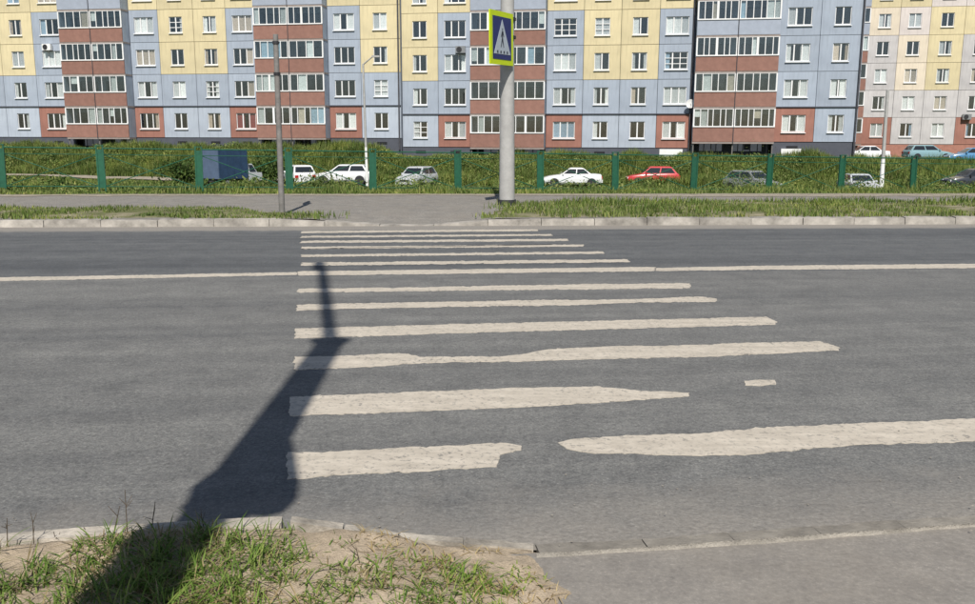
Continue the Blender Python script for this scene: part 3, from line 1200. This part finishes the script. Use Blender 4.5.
# ------------------------------------------------------------------ poles and signs
def crossing_sign(label, loc, rz, h=1.12, w=1.12, tilt=0.0, group=None):
    """square board facing -y: lime border, blue square, white triangle, walking figure on the stripes"""
    t = thing('crossing_sign', label, 'sign', loc, rz, group)
    t.rotation_euler.y = tilt
    MB().box(-w / 2, 0, -h / 2, w / 2, .03, h / 2).build('border', MT['signlime'], t)
    MB().box(-w / 2 + .02, .031, -h / 2 + .02, w / 2 - .02, .036, h / 2 - .02).build('back_sheet', MT['signback'], t)
    s = .80
    MB().box(-s * w / 2, -.006, -s * h / 2, s * w / 2, -.001, s * h / 2).build('blue_field', MT['signblue'], t)
    tri = MB()
    T = [(-.36 * w, -.30 * h), (.36 * w, -.30 * h), (0, .35 * h)]
    n = 3
    tri.v = [(x, y, z) for y in (-.011, -.0065) for x, z in T]
    tri.f = [(0, 1, 2), (5, 4, 3), (0, 3, 4, 1), (1, 4, 5, 2), (2, 5, 3, 0)]
    tri.build('white_triangle', MT['signwhite'], t)
    fg = MB()
    k = h * .9

    def limb(x0, z0, x1, z1, w0, w1):
        d = Vector((x1 - x0, z1 - z0)).normalized()
        nx, nz = -d.y, d.x
        pts = [(x0 + nx * w0, z0 + nz * w0), (x0 - nx * w0, z0 - nz * w0), (x1 - nx * w1, z1 - nz * w1), (x1 + nx * w1, z1 + nz * w1)]
        fg.quad(*[(x * k, -.0135, z * k) for x, z in pts])
    cir = [(.022 * math.cos(i * math.pi / 5) + .005, .185 + .028 * math.sin(i * math.pi / 5)) for i in range(10)]
    fg.quad(*[(x * k, -.0135, z * k) for x, z in cir])
    limb(.005, .15, -.005, .0, .034, .026)
    limb(-.005, .0, -.075, -.19, .024, .014)
    limb(.0, .0, .06, -.19, .024, .014)
    limb(-.01, .14, -.075, .02, .016, .010)
    limb(.02, .14, .07, .03, .016, .010)
    fg.build('walking_figure', MT['signblack'], t)
    st = MB()
    for i in range(4):
        x = (-.21 + .14 * i) * w
        st.quad((x - .03 * w, -.0135, -.285 * h), (x + .03 * w, -.0135, -.285 * h), (x + .025 * w, -.0135, -.235 * h), (x - .025 * w, -.0135, -.235 * h))
    st.build('crossing_bars', MT['signblack'], t)
    return t


# main pole with the lime sign
b = gp(507, 204, .15)
t = thing('street_lamp', 'thick light grey lamp pole on the grass verge carrying the lime crossing sign', 'lamp pole', b)
MB().tube((0, 0, -.4), (-.05, 0, 10), .178, .115, 20).build('pole', MT['poleconc'], t, smooth=True)
MB().tube((0, 0, -.05), (0, 0, .10), .215, .205, 20).build('base_collar', MT['dark'], t, smooth=True)
MB().tube((-.05, 0, 9.9), (.0, -1.9, 10.6), .04, .035, 8).build('arm', MT['polegalv'], t, smooth=True)
MB().hexa([(-.12, -2.5, 10.62), (.12, -2.5, 10.62), (.10, -1.8, 10.52), (-.10, -1.8, 10.52), (-.09, -2.45, 10.72), (.09, -2.45, 10.72), (.07, -1.85, 10.66), (-.07, -1.85, 10.66)]).build('lamp_head', MT['poleconc'], t)
for zz in (3.62, 4.0):
    MB().tube((0, 0, zz - .03), (0, 0, zz + .03), .172, n=16).build('clamp', MT['dark'], t)
c = ad(502, 38.5, b.y - .68)
crossing_sign('lime bordered blue pedestrian crossing sign on the thick grey pole', c, R(63), 1.08, 1.10, R(-1.5))
for zz in (3.62, 4.0):
    MB().tube((-.03, -.15, zz), (c.x - b.x - .03, c.y - b.y + .02, zz), .022, n=8).build('bracket', MT['dark'], t)

# thin pole on the left verge, sign seen edge on
b = gp(282, 213.5, .15)
t = thing('sign_post', 'thin weathered sign post on the left grass verge beside the crossing', 'post', b)
HP = ad(275.5, 34.5, b.y).z - b.z
tx_ = ad(275.5, 34.5, b.y).x - b.x
MB().tube((0, 0, -.4), (tx_, 0, HP), .058, .048, 12).build('post', MT['polegalv'], t, smooth=True)
for zz in (HP - .72, HP - .15):
    MB().tube((tx_ * .9, 0, zz - .025), (tx_ * .9, 0, zz + .025), .064, n=10).build('clamp', MT['dark'], t)
s_ = thing('road_sign', 'dark road sign seen edge on at the top of the thin post', 'sign', (b.x + tx_ - .10, b.y + .46, b.z + HP - .42), R(102))
MB().box(-.38, -.02, -.40, .38, .02, .42).build('sign_plate', MT['signback'], s_)
MB().box(-.36, -.024, -.38, .36, -.0205, .40).build('sign_face', MT['signback'], s_)

# slim white-footed poles in the yard
for (px, py, top, arm, lab, r) in ((367.5, 186, 64, 1, 'slim pale lamp pole in the yard behind the white estate car', .085), (881.5, 187, 90, 0, 'slim pole with white painted foot behind the fence near the second block', .13)):
    b = hit(px, py, 40)
    if b.y > 62:
        b = ad(px, py, 60)
        b.z = float(terrain(b.x, b.y))
    tz = ad(px, top, b.y).z
    t = thing('yard_lamp', lab, 'lamp pole', b)
    H = tz - b.z
    MB().tube((0, 0, -.4), (-.05, 0, H * .35), r * 1.25, r, 10).build('painted_foot', MT['white'], t, smooth=True)
    MB().tube((-.05, 0, H * .35 + .002), (-.12, 0, H), r * .95, r * .75, 10).build('pole', MT['poleconc'], t, smooth=True)
    if arm:
        MB().tube((-.12, 0, H - .05), (.55, -.2, H + .45), .05, .04, 8).build('arm', MT['poleconc'], t)
        MB().box(.5, -.3, H + .40, 1.0, -.1, H + .52).build('lamp_head', MT['poleconc'], t)

# near lamp pole beside the photographer (only its shadow is in view)
b = Vector((-1.08, .45, .08))
t = thing('street_lamp', 'near lamp pole on the soil verge casting its long shadow over the crossing', 'lamp pole', b)
MB().tube((0, 0, -.5), (.0, 0, 6.95), .185, .115, 20).build('pole', MT['poleconc'], t, smooth=True)
MB().tube((0, 0, 6.80), (0, 0, 7.0), .12, .135, 14).build('collar', MT['dark'], t)
MB().hexa([(-.07, -.06, 6.85), (.07, -.06, 6.85), (.07, .06, 6.85), (-.07, .06, 6.85), (-.17, -.06, 7.02), (.15, -.06, 7.02), (.15, .06, 7.02), (-.17, .06, 7.02)]).build('bracket', MT['dark'], t)
MB().tube((0, 0, 6.95), (-.76, 2.05, 9.12), .066, .06, 10).build('arm', MT['polegalv'], t)
MB().hexa([(-.86, 2.0, 9.05), (-.70, 2.0, 9.05), (-.80, 2.45, 9.2), (-.96, 2.45, 9.2), (-.84, 2.0, 9.19), (-.72, 2.0, 9.19), (-.82, 2.45, 9.3), (-.94, 2.45, 9.3)]).build('lamp_head', MT['poleconc'], t)
for zz in (3.85, 4.3):
    MB().tube((.0, -.1, zz), (.06, -.25, zz), .02, n=8).build('bracket', MT['dark'], t)
ts_ = thing('shadow_board', 'unseen sign board on the near lamp pole, shaped to cast the bulge in its shadow', 'sign', (-1.03, .2, 3.68), R(-8))
mb = MB()
ol = [(-.19, .0), (-.22, .05), (.17, .0), (.25, .07), (.275, .20), (.25, .42), (.15, .85), (.04, 1.25), (-.04, 1.25), (-.24, .3)]  # made-up outline of the unseen board, drawn to cast the pole shadow's bulge
mb.v = [(x_, y_, z_) for y_ in (0, .03) for x_, z_ in ol]
nn = len(ol)
mb.f = [tuple(range(nn)), tuple(reversed(range(nn, 2 * nn)))] + [(k_, nn + k_, nn + (k_ + 1) % nn, (k_ + 1) % nn) for k_ in range(nn)]
mb.build('border', MT['tail'], ts_)
MB().quad((-.2, -.004, .06), (.2, -.004, .06), (.0, -.004, 1.0)).build('white_face', MT['signwhite'], ts_)


# ------------------------------------------------------------------ vehicles
def car(label, loc, rz, paint, kind='sedan', group='cars parked in the yard'):
    t = thing('parked_car', label, 'car', loc, rz, group)
    L, W = {'sedan': (4.35, 1.68), 'hatch': (4.0, 1.68), 'wagon': (4.35, 1.68)}[kind]
    h = L / 2
    # stations: x, bottom, top, half width
    st = [(-h, .42, .78, W * .42), (-h + .08, .30, .93, W * .47), (-h + .5, .24, .97, W * .495), (-h + 1.2, .22, .95, W * .5), (0, .22, .93, W * .5), (h - 1.45, .22, .91, W * .5),
          (h - 1.0, .22, .88, W * .498), (h - .45, .24, .80, W * .485), (h - .1, .28, .70, W * .45), (h, .38, .58, W * .41)]
    mb = MB()
    for (x, zb, zt, hw) in st:
        prof = [(hw * .88, zb), (hw, zb + .14), (hw, (zb + zt) / 2), (hw * .985, zt - .10), (hw * .93, zt - .02), (hw * .7, zt + .012), (0, zt + .03)]
        row = [(x, -y, z) for y, z in prof] + [(x, y, z) for y, z in prof[-2::-1]]
        mb.v += row
    n = 13
    for i in range(len(st) - 1):
        for j in range(n - 1):
            mb.f.append((i * n + j, i * n + j + 1, (i + 1) * n + j + 1, (i + 1) * n + j))
        mb.f.append((i * n + n - 1, i * n, (i + 1) * n, (i + 1) * n + n - 1))
    mb.f.append(tuple(range(n)))
    mb.f.append(tuple(reversed(range((len(st) - 1) * n, len(st) * n))))
    mb.build('body', MT[paint], t, smooth=35)
    # cabin
    rz0, rz1 = .90, {'sedan': 1.42, 'hatch': 1.48, 'wagon': 1.46}[kind]
    bx0, bx1 = {'sedan': (-h + .72, h - 1.22), 'hatch': (-h + .14, h - 1.05), 'wagon': (-h + .12, h - 1.25)}[kind]
    tx0, tx1 = {'sedan': (-h + 1.35, h - 1.95), 'hatch': (-h + .62, h - 1.75), 'wagon': (-h + .5, h - 1.95)}[kind]
    bw, tw = W * .465, W * .37
    cb = MB().hexa([(bx0, -bw, rz0), (bx1, -bw, rz0), (bx1, bw, rz0), (bx0, bw, rz0), (tx0, -tw, rz1 - .05), (tx1, -tw, rz1 - .05), (tx1, tw, rz1 - .05), (tx0, tw, rz1 - .05)])
    cb.hexa([(tx0, -tw, rz1 - .05), (tx1, -tw, rz1 - .05), (tx1, tw, rz1 - .05), (tx0, tw, rz1 - .05), (tx0 + .12, -tw * .86, rz1), (tx1 - .12, -tw * .86, rz1), (tx1 - .12, tw * .86, rz1), (tx0 + .12, tw * .86, rz1)])
    cb.build('cabin', MT[paint], t)

    def lerp3(a, b_, k):
        return Vector(a).lerp(Vector(b_), k)

    def pane(name, A, B, C, D, m=(.07, .07, .10, .12)):
        """glass on the face A B (bottom) C D (top), a little proud of it"""
        A, B, C, D = map(Vector, (A, B, C, D))
        nrm = (B - A).cross(D - A).normalized() * .012
        f = lambda u, v: A.lerp(B, u).lerp(D.lerp(C, u), v) + nrm
        u0, u1, v0, v1 = m[0], 1 - m[1], m[2], 1 - m[3]
        q = [f(u0, v0), f(u1, v0), f(u1, v1), f(u0, v1)]
        MB().hexa([q[0] - nrm, q[1] - nrm, q[2] - nrm, q[3] - nrm, *q]).build(name, MT['carglass'], t)
    zt_ = rz1 - .05
    zb_ = .95
    k = (zb_ - rz0) / (zt_ - rz0)
    P = lambda xb, xt, yb, yt: (xb + (xt - xb) * k, yb + (yt - yb) * k, zb_)
    BL, BR = P(bx0, tx0, -bw, -tw), P(bx1, tx1, -bw, -tw)
    CL, CR = P(bx0, tx0, bw, tw), P(bx1, tx1, bw, tw)
    TL, TR = (tx0, -tw, zt_), (tx1, -tw, zt_)
    UL, UR = (tx0, tw, zt_), (tx1, tw, zt_)
    pane('windscreen', BR, CR, UR, TR)
    pane('rear_window', CL, BL, TL, UL)
    for (A, B, C, D) in ((BL, BR, TR, TL), (CR, CL, UL, UR)):
        sgn = -1 if A is BL else 1
        m1, m2 = lerp3(A, B, .5), lerp3(D, C, .5)
        pane('side_window', A, m1, m2, D, (.10, .04, .08, .10))
        pane('side_window', m1, B, C, m2, (.04, .12, .08, .10))
    for s in (-1, 1):
        for x in (-h + .78, h - .82):
            wl = put('wheel', MB().tube((0, -.10, 0), (0, .10, 0), .24, n=14).mesh('wheel', MT['rim']), t, (x, s * (W / 2 - .10), .30))
            MB().tube((0, -.09, 0), (0, .09, 0), .30, n=18).build('tyre', MT['tyre'], wl)
            MB().tube((x, s * (W / 2 - .012), .31), (x, s * (W / 2 + .004), .31), .36, n=18).build('wheel_arch', MT['dark'], t)
        MB().box(h - .10, s * W * .34 - .15, .56, h - .02, s * W * .34 + .15, .69).build('headlight', MT['lamp'], t)
        MB().box(-h - .015, s * W * .36 - .12, .62, -h + .06, s * W * .36 + .12, .82).build('tail_light', MT['tail'], t)
        MB().box(h - 1.5, s * (W / 2 + .02) - .08, .92, h - 1.38, s * (W / 2 + .02) + .08, 1.05).build('mirror', MT[paint], t)
    MB().box(h - .05, -W * .40, .30, h + .05, W * .40, .46).build('bumper', MT[paint], t)
    MB().box(-h - .05, -W * .40, .34, -h + .05, W * .40, .54).build('bumper', MT[paint], t)
    MB().box(h + .052, -.26, .33, h + .06, .26, .44).build('number_plate', MT['white'], t)
    MB().box(-h - .06, -.26, .39, -h - .052, .26, .50).build('number_plate', MT['white'], t)
    MB().box(h + .004, -W * .2, .50, h + .03, W * .2, .62).build('grille', MT['dark'], t)
    return t


def on(px, py, Y):
    p = ad(px, py, Y)
    return Vector((p.x, p.y, float(terrain(p.x, p.y)) + .03))


car('white saloon with dark windows parked below the balconies between two green posts', on(572, 186, 66.5), R(178), 'carwhite', 'sedan')
car('red hatchback parked on the grass beside the white saloon', on(652, 184, 68.5), R(177), 'carred', 'hatch')
car('white estate car parked beside the slim yard lamp pole', on(343, 182, 67), R(179), 'carwhite', 'wagon')
car('white hatchback turned away, parked next to the white estate car', on(299, 183, 64), R(115), 'carwhite', 'hatch')
car('silver car facing the fence, half hidden by weeds', on(417, 184, 64), R(-112), 'carsilver', 'hatch')
car('grey car half hidden by tall weeds below the dark balcony gap', on(752, 190, 60), R(-60), 'cargrey', 'hatch')
car('pale car facing the fence in front of the slim white-footed pole', on(858, 190, 58), R(-95), 'carsilver', 'sedan')
car('teal saloon parked in front of the farther block', on(927, 160, 86), R(2), 'carteal', 'wagon')
car('bright blue car parked past the teal saloon', on(970, 165, 80), R(175), 'carblue', 'sedan')
car('dark grey car among weeds behind the green fence', on(972, 181, 66), R(180), 'cardark', 'hatch')
car('white car by the corner where the two blocks meet', on(864, 156, 84), R(176), 'carwhite', 'sedan')


# blue box truck
p = on(229, 181, 62)
t = thing('box_truck', 'blue box truck with small white cab parked under the apartment block', 'truck', p, R(54))
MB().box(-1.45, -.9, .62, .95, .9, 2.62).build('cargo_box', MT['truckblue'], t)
MB().box(-1.50, -.86, .64, -1.452, .86, 2.60).build('rear_door', MT['truckrear'], t)  # rear panel in a paler blue than the box sides
for xx in np.linspace(-1.40, .90, 5):
    for s in (-1, 1):
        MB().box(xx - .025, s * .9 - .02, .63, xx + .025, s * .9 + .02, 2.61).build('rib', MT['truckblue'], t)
MB().box(-1.4, -.42, .40, 2.3, .42, .615).build('chassis', MT['dark'], t)
cb = MB().hexa([(1.05, -.8, .42), (2.35, -.8, .42), (2.35, .8, .42), (1.05, .8, .42), (1.05, -.8, 1.0), (2.25, -.8, 1.0), (2.25, .8, 1.0), (1.05, .8, 1.0)])
cb.hexa([(1.05, -.8, 1.0), (1.85, -.8, 1.0), (1.85, .8, 1.0), (1.05, .8, 1.0), (1.1, -.68, 1.62), (1.5, -.68, 1.62), (1.5, .68, 1.62), (1.1, .68, 1.62)])
cb.build('cab', MT['carsilver'], t)
MB().hexa([(1.86, -.72, 1.04), (1.86, .72, 1.04), (1.84, .72, 1.04), (1.84, -.72, 1.04), (1.56, -.6, 1.55), (1.56, .6, 1.55), (1.53, .6, 1.55), (1.53, -.6, 1.55)]).build('windscreen', MT['carglass'], t)
for s in (-1, 1):
    MB().hexa([(1.2, s * .805 - .01, 1.06), (1.75, s * .805 - .01, 1.06), (1.75, s * .805 + .01, 1.06), (1.2, s * .805 + .01, 1.06),
               (1.2, s * .71 - .01, 1.54), (1.48, s * .71 - .01, 1.54), (1.48, s * .71 + .01, 1.54), (1.2, s * .71 + .01, 1.54)]).build('side_window', MT['carglass'], t)
    MB().box(2.24, s * .6 - .11, .62, 2.37, s * .6 + .11, .8).build('headlight', MT['lamp'], t)
    for x in (-.8, 1.6):
        wl = put('wheel', MB().tube((0, -.11, 0), (0, .11, 0), .2, n=14).mesh('wheel', MT['rim']), t, (x, s * .78, .33))
        MB().tube((0, -.1, 0), (0, .1, 0), .33, n=18).build('tyre', MT['tyre'], wl)


# ------------------------------------------------------------------ vegetation
def blades(name, P, height, width, mat, lean=.5, segs=2, label=None):
    """upright tapering blades at the points P (n,3): real bent strips"""
    n = len(P)
    ang_ = rng.uniform(0, 2 * np.pi, n)
    dirv = np.stack([np.cos(ang_), np.sin(ang_)], -1)
    side = np.stack([-dirv[:, 1], dirv[:, 0]], -1)
    h = height * rng.uniform(.45, 1.15, n) if np.isscalar(height) else height * rng.uniform(.6, 1.15, n)
    w = width * rng.uniform(.6, 1.3, n)
    ln = lean * rng.uniform(.1, 1.2, n)
    V = []
    for k in range(segs):
        f = k / segs
        c = P.copy()
        c[:, :2] += dirv * (ln * h * f ** 1.7)[:, None]
        c[:, 2] += h * f * (1 - .25 * f * ln)
        ww = (w * (1 - .5 * f))[:, None] * .5
        a = c.copy()
        b_ = c.copy()
        a[:, :2] -= side * ww
        b_[:, :2] += side * ww
        V += [a, b_]
    tip = P.copy()
    tip[:, :2] += dirv * (ln * h)[:, None]
    tip[:, 2] += h * (1 - .25 * ln)
    V.append(tip)
    nv = 2 * segs + 1
    V = np.stack(V, 1).reshape(-1, 3)
    base = np.arange(n) * nv
    T = []
    for k in range(segs - 1):
        a, b_, c, d = 2 * k, 2 * k + 1, 2 * k + 3, 2 * k + 2
        T += [(a, b_, c), (a, c, d)]
    T.append((2 * segs - 2, 2 * segs - 1, 2 * segs))
    T = np.array(T)
    Fc = (base[:, None, None] + T[None]).reshape(-1, 3)
    return big_mesh(name, V, Fc, mat)


def leaves(name, P, size, mat, flat=.5):
    """loose four-cornered leaves, each with its own tilt"""
    n = len(P)
    a = rng.normal(size=(n, 3))
    a /= np.linalg.norm(a, axis=1)[:, None]
    b_ = rng.normal(size=(n, 3))
    b_[:, 2] *= flat
    b_ -= a * np.sum(a * b_, 1)[:, None]
    b_ /= np.linalg.norm(b_, axis=1)[:, None]
    s = (size * rng.uniform(.5, 1.4, n))[:, None]
    V = np.stack([P - a * s, P + b_ * s * .45, P + a * s, P - b_ * s * .45], 1).reshape(-1, 3)
    Fc = np.arange(n * 4).reshape(n, 4)
    return big_mesh(name, V, Fc, mat)


def scatter(n, x0, x1, f):
    """points (X, Y) with X uniform and Y = f(X, t)"""
    X = rng.uniform(x0, x1, n)
    t = rng.uniform(0, 1, n)
    return X, f(X, t)


# far verges
X, Y = scatter(60000, -26, 28, lambda X, t: np.where(X < -1.5, y_far(X) + .12 + t * 2.83, y_far(X) + .12 + t * 4.28))
bl_ = y_far(X) + 2.7 - 1.5 * sm((X + 5.6) / 1.6)
keep = np.where(X < -1.5, np.where(Y < bl_, LV(X, Y), -1), RV(X, Y)) > .25 * rng.uniform(0, 3, len(X)) ** 1.3
keep &= vnoise(X * 1.3, Y * 1.3, 11) + .35 * vnoise(X * 5, Y * 5, 12) > .42 + .08 * (Y - y_far(X) < .35)
X, Y = X[keep], Y[keep]
P = np.stack([X, Y, np.full(len(X), .12)], -1)
hh = .07 + .17 * vnoise(X * .9, Y * .9, 13) * np.where(X > -1.5, 1.0, .6)
o = stuff(put('verge_grass', blades('verge_grass', P, hh, .022, MT['grassfar'], .6)))
tag(o, 'ragged green grass on the strips between kerb and pavement', 'grass')

# tall meadow round the fence and down the slope
X, Y = scatter(80000, -24, 30, lambda X, t: np.maximum(y_path(X) + .15, 0) + t ** 1.3 * 9)
keep = vnoise(X * .8, Y * .8, 14) + .4 * vnoise(X * 3, Y * 3, 15) > .36
X, Y = X[keep], Y[keep]
Z = terrain(X, Y) - .03
hh = (.12 + .36 * vnoise(X * .7, Y * .7, 16) ** 2) * np.clip((Y - y_path(X)) / 1.2, .35, 1)
o = stuff(put('meadow_grass', blades('meadow_grass', np.stack([X, Y, Z], -1), hh, .035, MT['grassfar'], .5)))
tag(o, 'tall rough meadow grass growing through the green railing', 'grass')
X, Y = scatter(95000, -46, 46, lambda X, t: y_path(X) + 8 + t * 46)
keep = (vnoise(X * .3, Y * .3, 17) + .4 * vnoise(X * 1.5, Y * 1.5, 18) > .45) & ((Y < 60) | ((X < -20.5) & (Y < y_wall(X) - 10.3)))
X, Y = X[keep], Y[keep]
o = stuff(put('meadow_grass', blades('meadow_grass', np.stack([X, Y, terrain(X, Y) - .03], -1),   .10 + .2 * vnoise(X * .5, Y * .5, 19), .07, MT['grassfar'], .5)))
tag(o, 'rough grass covering the slope down to the parked cars', 'grass')
# leafy weeds along the fence
X, Y = scatter(26000, -22, 26, lambda X, t: y_fence(np.clip(X, -14, 60)) + .2 + t * 5)
keep = vnoise(X * .6, Y * .6, 21) > .52
X, Y = X[keep], Y[keep]
top = .12 + .45 * vnoise(X * .6 + 9, Y * .6, 22)
P = np.stack([X, Y, terrain(X, Y) + rng.uniform(0, 1, len(X)) * top], -1)
for px_, Y_, w_, h_ in ((417, 60.5, 1.8, 1.05), (748, 56.5, 2.4, 2.3), (768, 56, 2.0, 2.0), (735, 57, 1.5, 1.8), (858, 55, 1.6, 1.35), (850, 55, 1.2, 1.2), (316, 62, .8, .9), (645, 64, 1.2, .45), (972, 62, 1.6, .6)):
    c_ = ad(px_, 185, Y_)
    q = rng.normal(size=(1700, 3)) * np.array([w_ * .6, .5, h_ * .5])
    q[:, 2] = np.abs(q[:, 2])
    q[:, 0] += c_.x
    q[:, 1] += c_.y
    q[:, 2] += terrain(q[:, 0], q[:, 1])
    P = np.concatenate([P, q])
o = stuff(put('roadside_weeds', leaves('roadside_weeds', P, .055, MT['leaf'])))
tag(o, 'leafy weeds in clumps behind the green railing', 'weeds')

# overgrown bank under the building
N = 750
cxs = rng.uniform(-52, 34, N)
cys = y_wall(cxs) - 1.9 - rng.uniform(0, 1, N) ** .9 * 6.2
cys = np.where((cxs < -13) & (cys < y_wall(cxs) - 6.6), y_wall(cxs) - 4, cys)
rad = .25 + .9 * rng.uniform(0, 1, N) ** 2.2
pts = []
for x_, y_, r_ in zip(cxs, cys, rad):
    k = int(330 * r_ * r_ + 80)
    q = rng.normal(size=(k, 3))
    q /= np.linalg.norm(q, axis=1)[:, None]
    q *= (rng.uniform(.55, 1.05, k) ** .6)[:, None]
    q[:, 2] = np.abs(q[:, 2]) * .8
    q = q * r_ + np.array([x_, y_, float(terrain(x_, y_)) - .05])
    pts.append(q)
P = np.concatenate(pts)
o = stuff(put('bank_undergrowth', leaves('bank_undergrowth', P, .078, MT['leaf'])))
tag(o, 'dense green undergrowth on the bank below the apartment block', 'undergrowth')
X, Y = scatter(150000, -52, 60, lambda X, t: y_wall(X) - 9 + t * np.where(X > 30, 18, 8.3))
keep = ~((X < -13) & (Y < y_wall(X) - 7.2))
X, Y = X[keep], Y[keep]
o = stuff(put('bank_grass', blades('bank_grass', np.stack([X, Y, terrain(X, Y) - .03], -1),   .3 + 1.0 * vnoise(X * .5, Y * .5, 55), .06, MT['grassfar'], .6)))
tag(o, 'long grass on the bank in front of the plinth', 'grass')


# shrubs one can tell apart
def shrub(label, p, rx, rz_, n=2200, leaf=.07):
    t = thing('shrub', label, 'shrub', p)
    mb = MB()
    for i in range(9):
        a = random.uniform(0, 6.28)
        e = Vector((math.cos(a) * rx * .6, math.sin(a) * rx * .6, rz_ * random.uniform(.6, .9)))
        m_ = e * .5 + Vector((random.uniform(-.1, .1), random.uniform(-.1, .1), .1))
        mb.tube((0, 0, -.1), m_, .03, .02, 5, False).tube(m_, e, .02, .008, 5, False)
    mb.build('stem', MT['bark'], t)
    cl = [(rng.normal(size=3) * np.array([rx * .45, rx * .45, rz_ * .25]) + np.array([0, 0, rz_ * .55])) for _ in range(14)]
    q = []
    for c_ in cl:
        d = rng.normal(size=(n // 14, 3)) * np.array([rx * .26, rx * .26, rz_ * .17]) + c_
        q.append(d)
    q = np.concatenate(q)
    q = q[q[:, 2] > .02]
    put('foliage', leaves('foliage', q, leaf, MT['shrub']), t)


q = hit(57, 191, 24, 40)
shrub('dark leafy shrub growing behind the railing near the truck', Vector((q.x, q.y + 1.2, float(terrain(q.x, q.y + 1.2)))), .85, 1.25)
q = on(270, 183, 68)
shrub('rounded bush beside the white cab of the truck', q, 1.6, 2.2, 3000, .12)
q = on(186, 180, 66)
shrub('bush at the tail of the blue truck', q, 1.3, 1.7, 2600, .11)

# near verge: tufts of grass rooted in sandy soil
tx, ty, th_ = [], [], []
# tufts per patch, in picture positions of where they root
patches = [(45, 570, 55, 26, 26, .13), (20, 600, 60, 20, 20, .14), (60, 540, 60, 10, 12, .10), (235, 565, 48, 24, 48, .14), (150, 590, 45, 18, 34, .15), (205, 600, 60, 14, 30, .14), (300, 560, 60, 20, 12, .08),
           (120, 548, 40, 12, 20, .12), (440, 585, 50, 18, 40, .11), (470, 558, 45, 12, 18, .08), (390, 600, 60, 16, 26, .11), (340, 590, 50, 20, 14, .08), (250, 532, 40, 6, 10, .08), (490, 595, 30, 14, 16, .09),
           (520, 552, 14, 5, 4, .06), (430, 545, 40, 6, 12, .07), (290, 595, 40, 10, 12, .10), (110, 532, 60, 5, 12, .10)]
for (cx_, cy_, sx_, sy_, n_, hh_) in patches:
    for _ in range(int(n_ * (.8 if cx_ > 280 else 1.0))):
        p_ = gp(random.gauss(cx_, sx_), random.gauss(cy_, sy_), .11)
        tx.append(p_.x)
        ty.append(p_.y)
        th_.append(hh_ * random.uniform(.3, .75) * (.8 if cx_ > 280 else 1))
for _ in range(500):      # the rest of the strip, left of and behind the view
    x_, y_ = random.uniform(-7, .2), random.uniform(-3, 3.2)
    if y_ < 2.55 or x_ < -2:
        tx.append(x_)
        ty.append(y_)
        th_.append(random.uniform(.06, .16))
tx, ty, th_ = np.array(tx), np.array(ty), np.array(th_)
keep = sdist(tx, ty) > .10 + .12 * rng.uniform(0, 1, len(tx)) ** 3
tx, ty, th_ = tx[keep], ty[keep], th_[keep]
k = 15
X = np.repeat(tx, k) + rng.normal(0, .026, len(tx) * k)
Y = np.repeat(ty, k) + rng.normal(0, .026, len(tx) * k)
keep = sdist(X, Y) > .03
X, Y, hh = X[keep], Y[keep], np.repeat(th_, k)[keep]
P = np.stack([X, Y, soil_h(X, Y) - .006], -1)
dry = rng.uniform(0, 1, len(X)) < .3
o = stuff(put('grass_tufts', blades('grass_tufts', P[~dry], hh[~dry], .0062, MT['grassnear'], 1.6, 4)))
tag(o, 'green grass tufts on the sandy soil beside the near kerb', 'grass')
o = stuff(put('dry_grass', blades('dry_grass', P[dry], hh[dry] * .9, .0048, MT['grassdry'], 2.0, 4)))
tag(o, 'straw coloured dry grass among the tufts by the near kerb', 'grass')
# short seedlings all over the soil
X = rng.uniform(-2.2, .3, 5000)
Y = rng.uniform(2.45, 3.5, 5000)
keep = (sdist(X, Y) > .05) & (vnoise(X * 5, Y * 5, 31) > .5)
X, Y = X[keep], Y[keep]
P = np.stack([X, Y, soil_h(X, Y) - .004], -1)
o = stuff(put('ground_litter', blades('ground_litter', P, .035, .005, MT['grassdry'], 2.6, 3)))
tag(o, 'short dry stalks and litter lying on the sandy soil', 'litter')

# loose grit on the near edge of the carriageway and the driveway
n = 420
X = rng.uniform(-4, 5, n)
Y = y_near(X) + rng.normal(.1, .35, n)
sz = .0015 + .005 * rng.uniform(0, 1, n) ** 3
V, Fc = [], []
for x_, y_, q in zip(X, Y, sz):
    if float(sdist(np.array([x_]), np.array([y_]))[0]) > -.05:
        continue
    k = len(V)
    z_ = .006 if y_ > y_near(x_) else .022
    for dx, dy, dz in ((1, 0, 0), (0, 1, 0), (-1, 0, 0), (0, -1, 0), (0, 0, 1)):
        V.append((x_ + dx * q * random.uniform(.6, 1.4), y_ + dy * q * random.uniform(.6, 1.4), z_ + dz * q * .9))
    Fc += [(k, k + 1, k + 4), (k + 1, k + 2, k + 4), (k + 2, k + 3, k + 4), (k + 3, k, k + 4)]
o = stuff(put('grit', big_mesh('grit', np.array(V), np.array(Fc), MT['flush'])))
tag(o, 'small pale grit scattered along the near edge of the road', 'grit')
# thin dry stalks standing against the road
mb = MB()
for px_, py_, hh_ in ((128, 541, .17), (92, 534, .13), (58, 540, .12), (152, 538, .12), (34, 548, .10), (113, 545, .12), (205, 533, .08), (360, 560, .07), (8, 552, .12)):
    p_ = gp(px_, py_, .11)
    p_.z = float(soil_h(np.array([p_.x]), np.array([p_.y]))[0]) - .01
    e_ = p_ + Vector((random.uniform(-.03, .03), random.uniform(-.02, .02), hh_))
    mb.tube(p_, e_, .0022, .0012, 5)
    for _ in range(3):
        k_ = random.uniform(.35, .9)
        m_ = p_.lerp(e_, k_)
        mb.tube(m_, m_ + Vector((random.uniform(-.04, .04), random.uniform(-.03, .03), random.uniform(.015, .045))), .0015, .0008, 4)
o = stuff(mb.build('dry_stalks', MT['bark']))
tag(o, 'thin dark dry stalks standing among the grass by the near kerb', 'stalks')
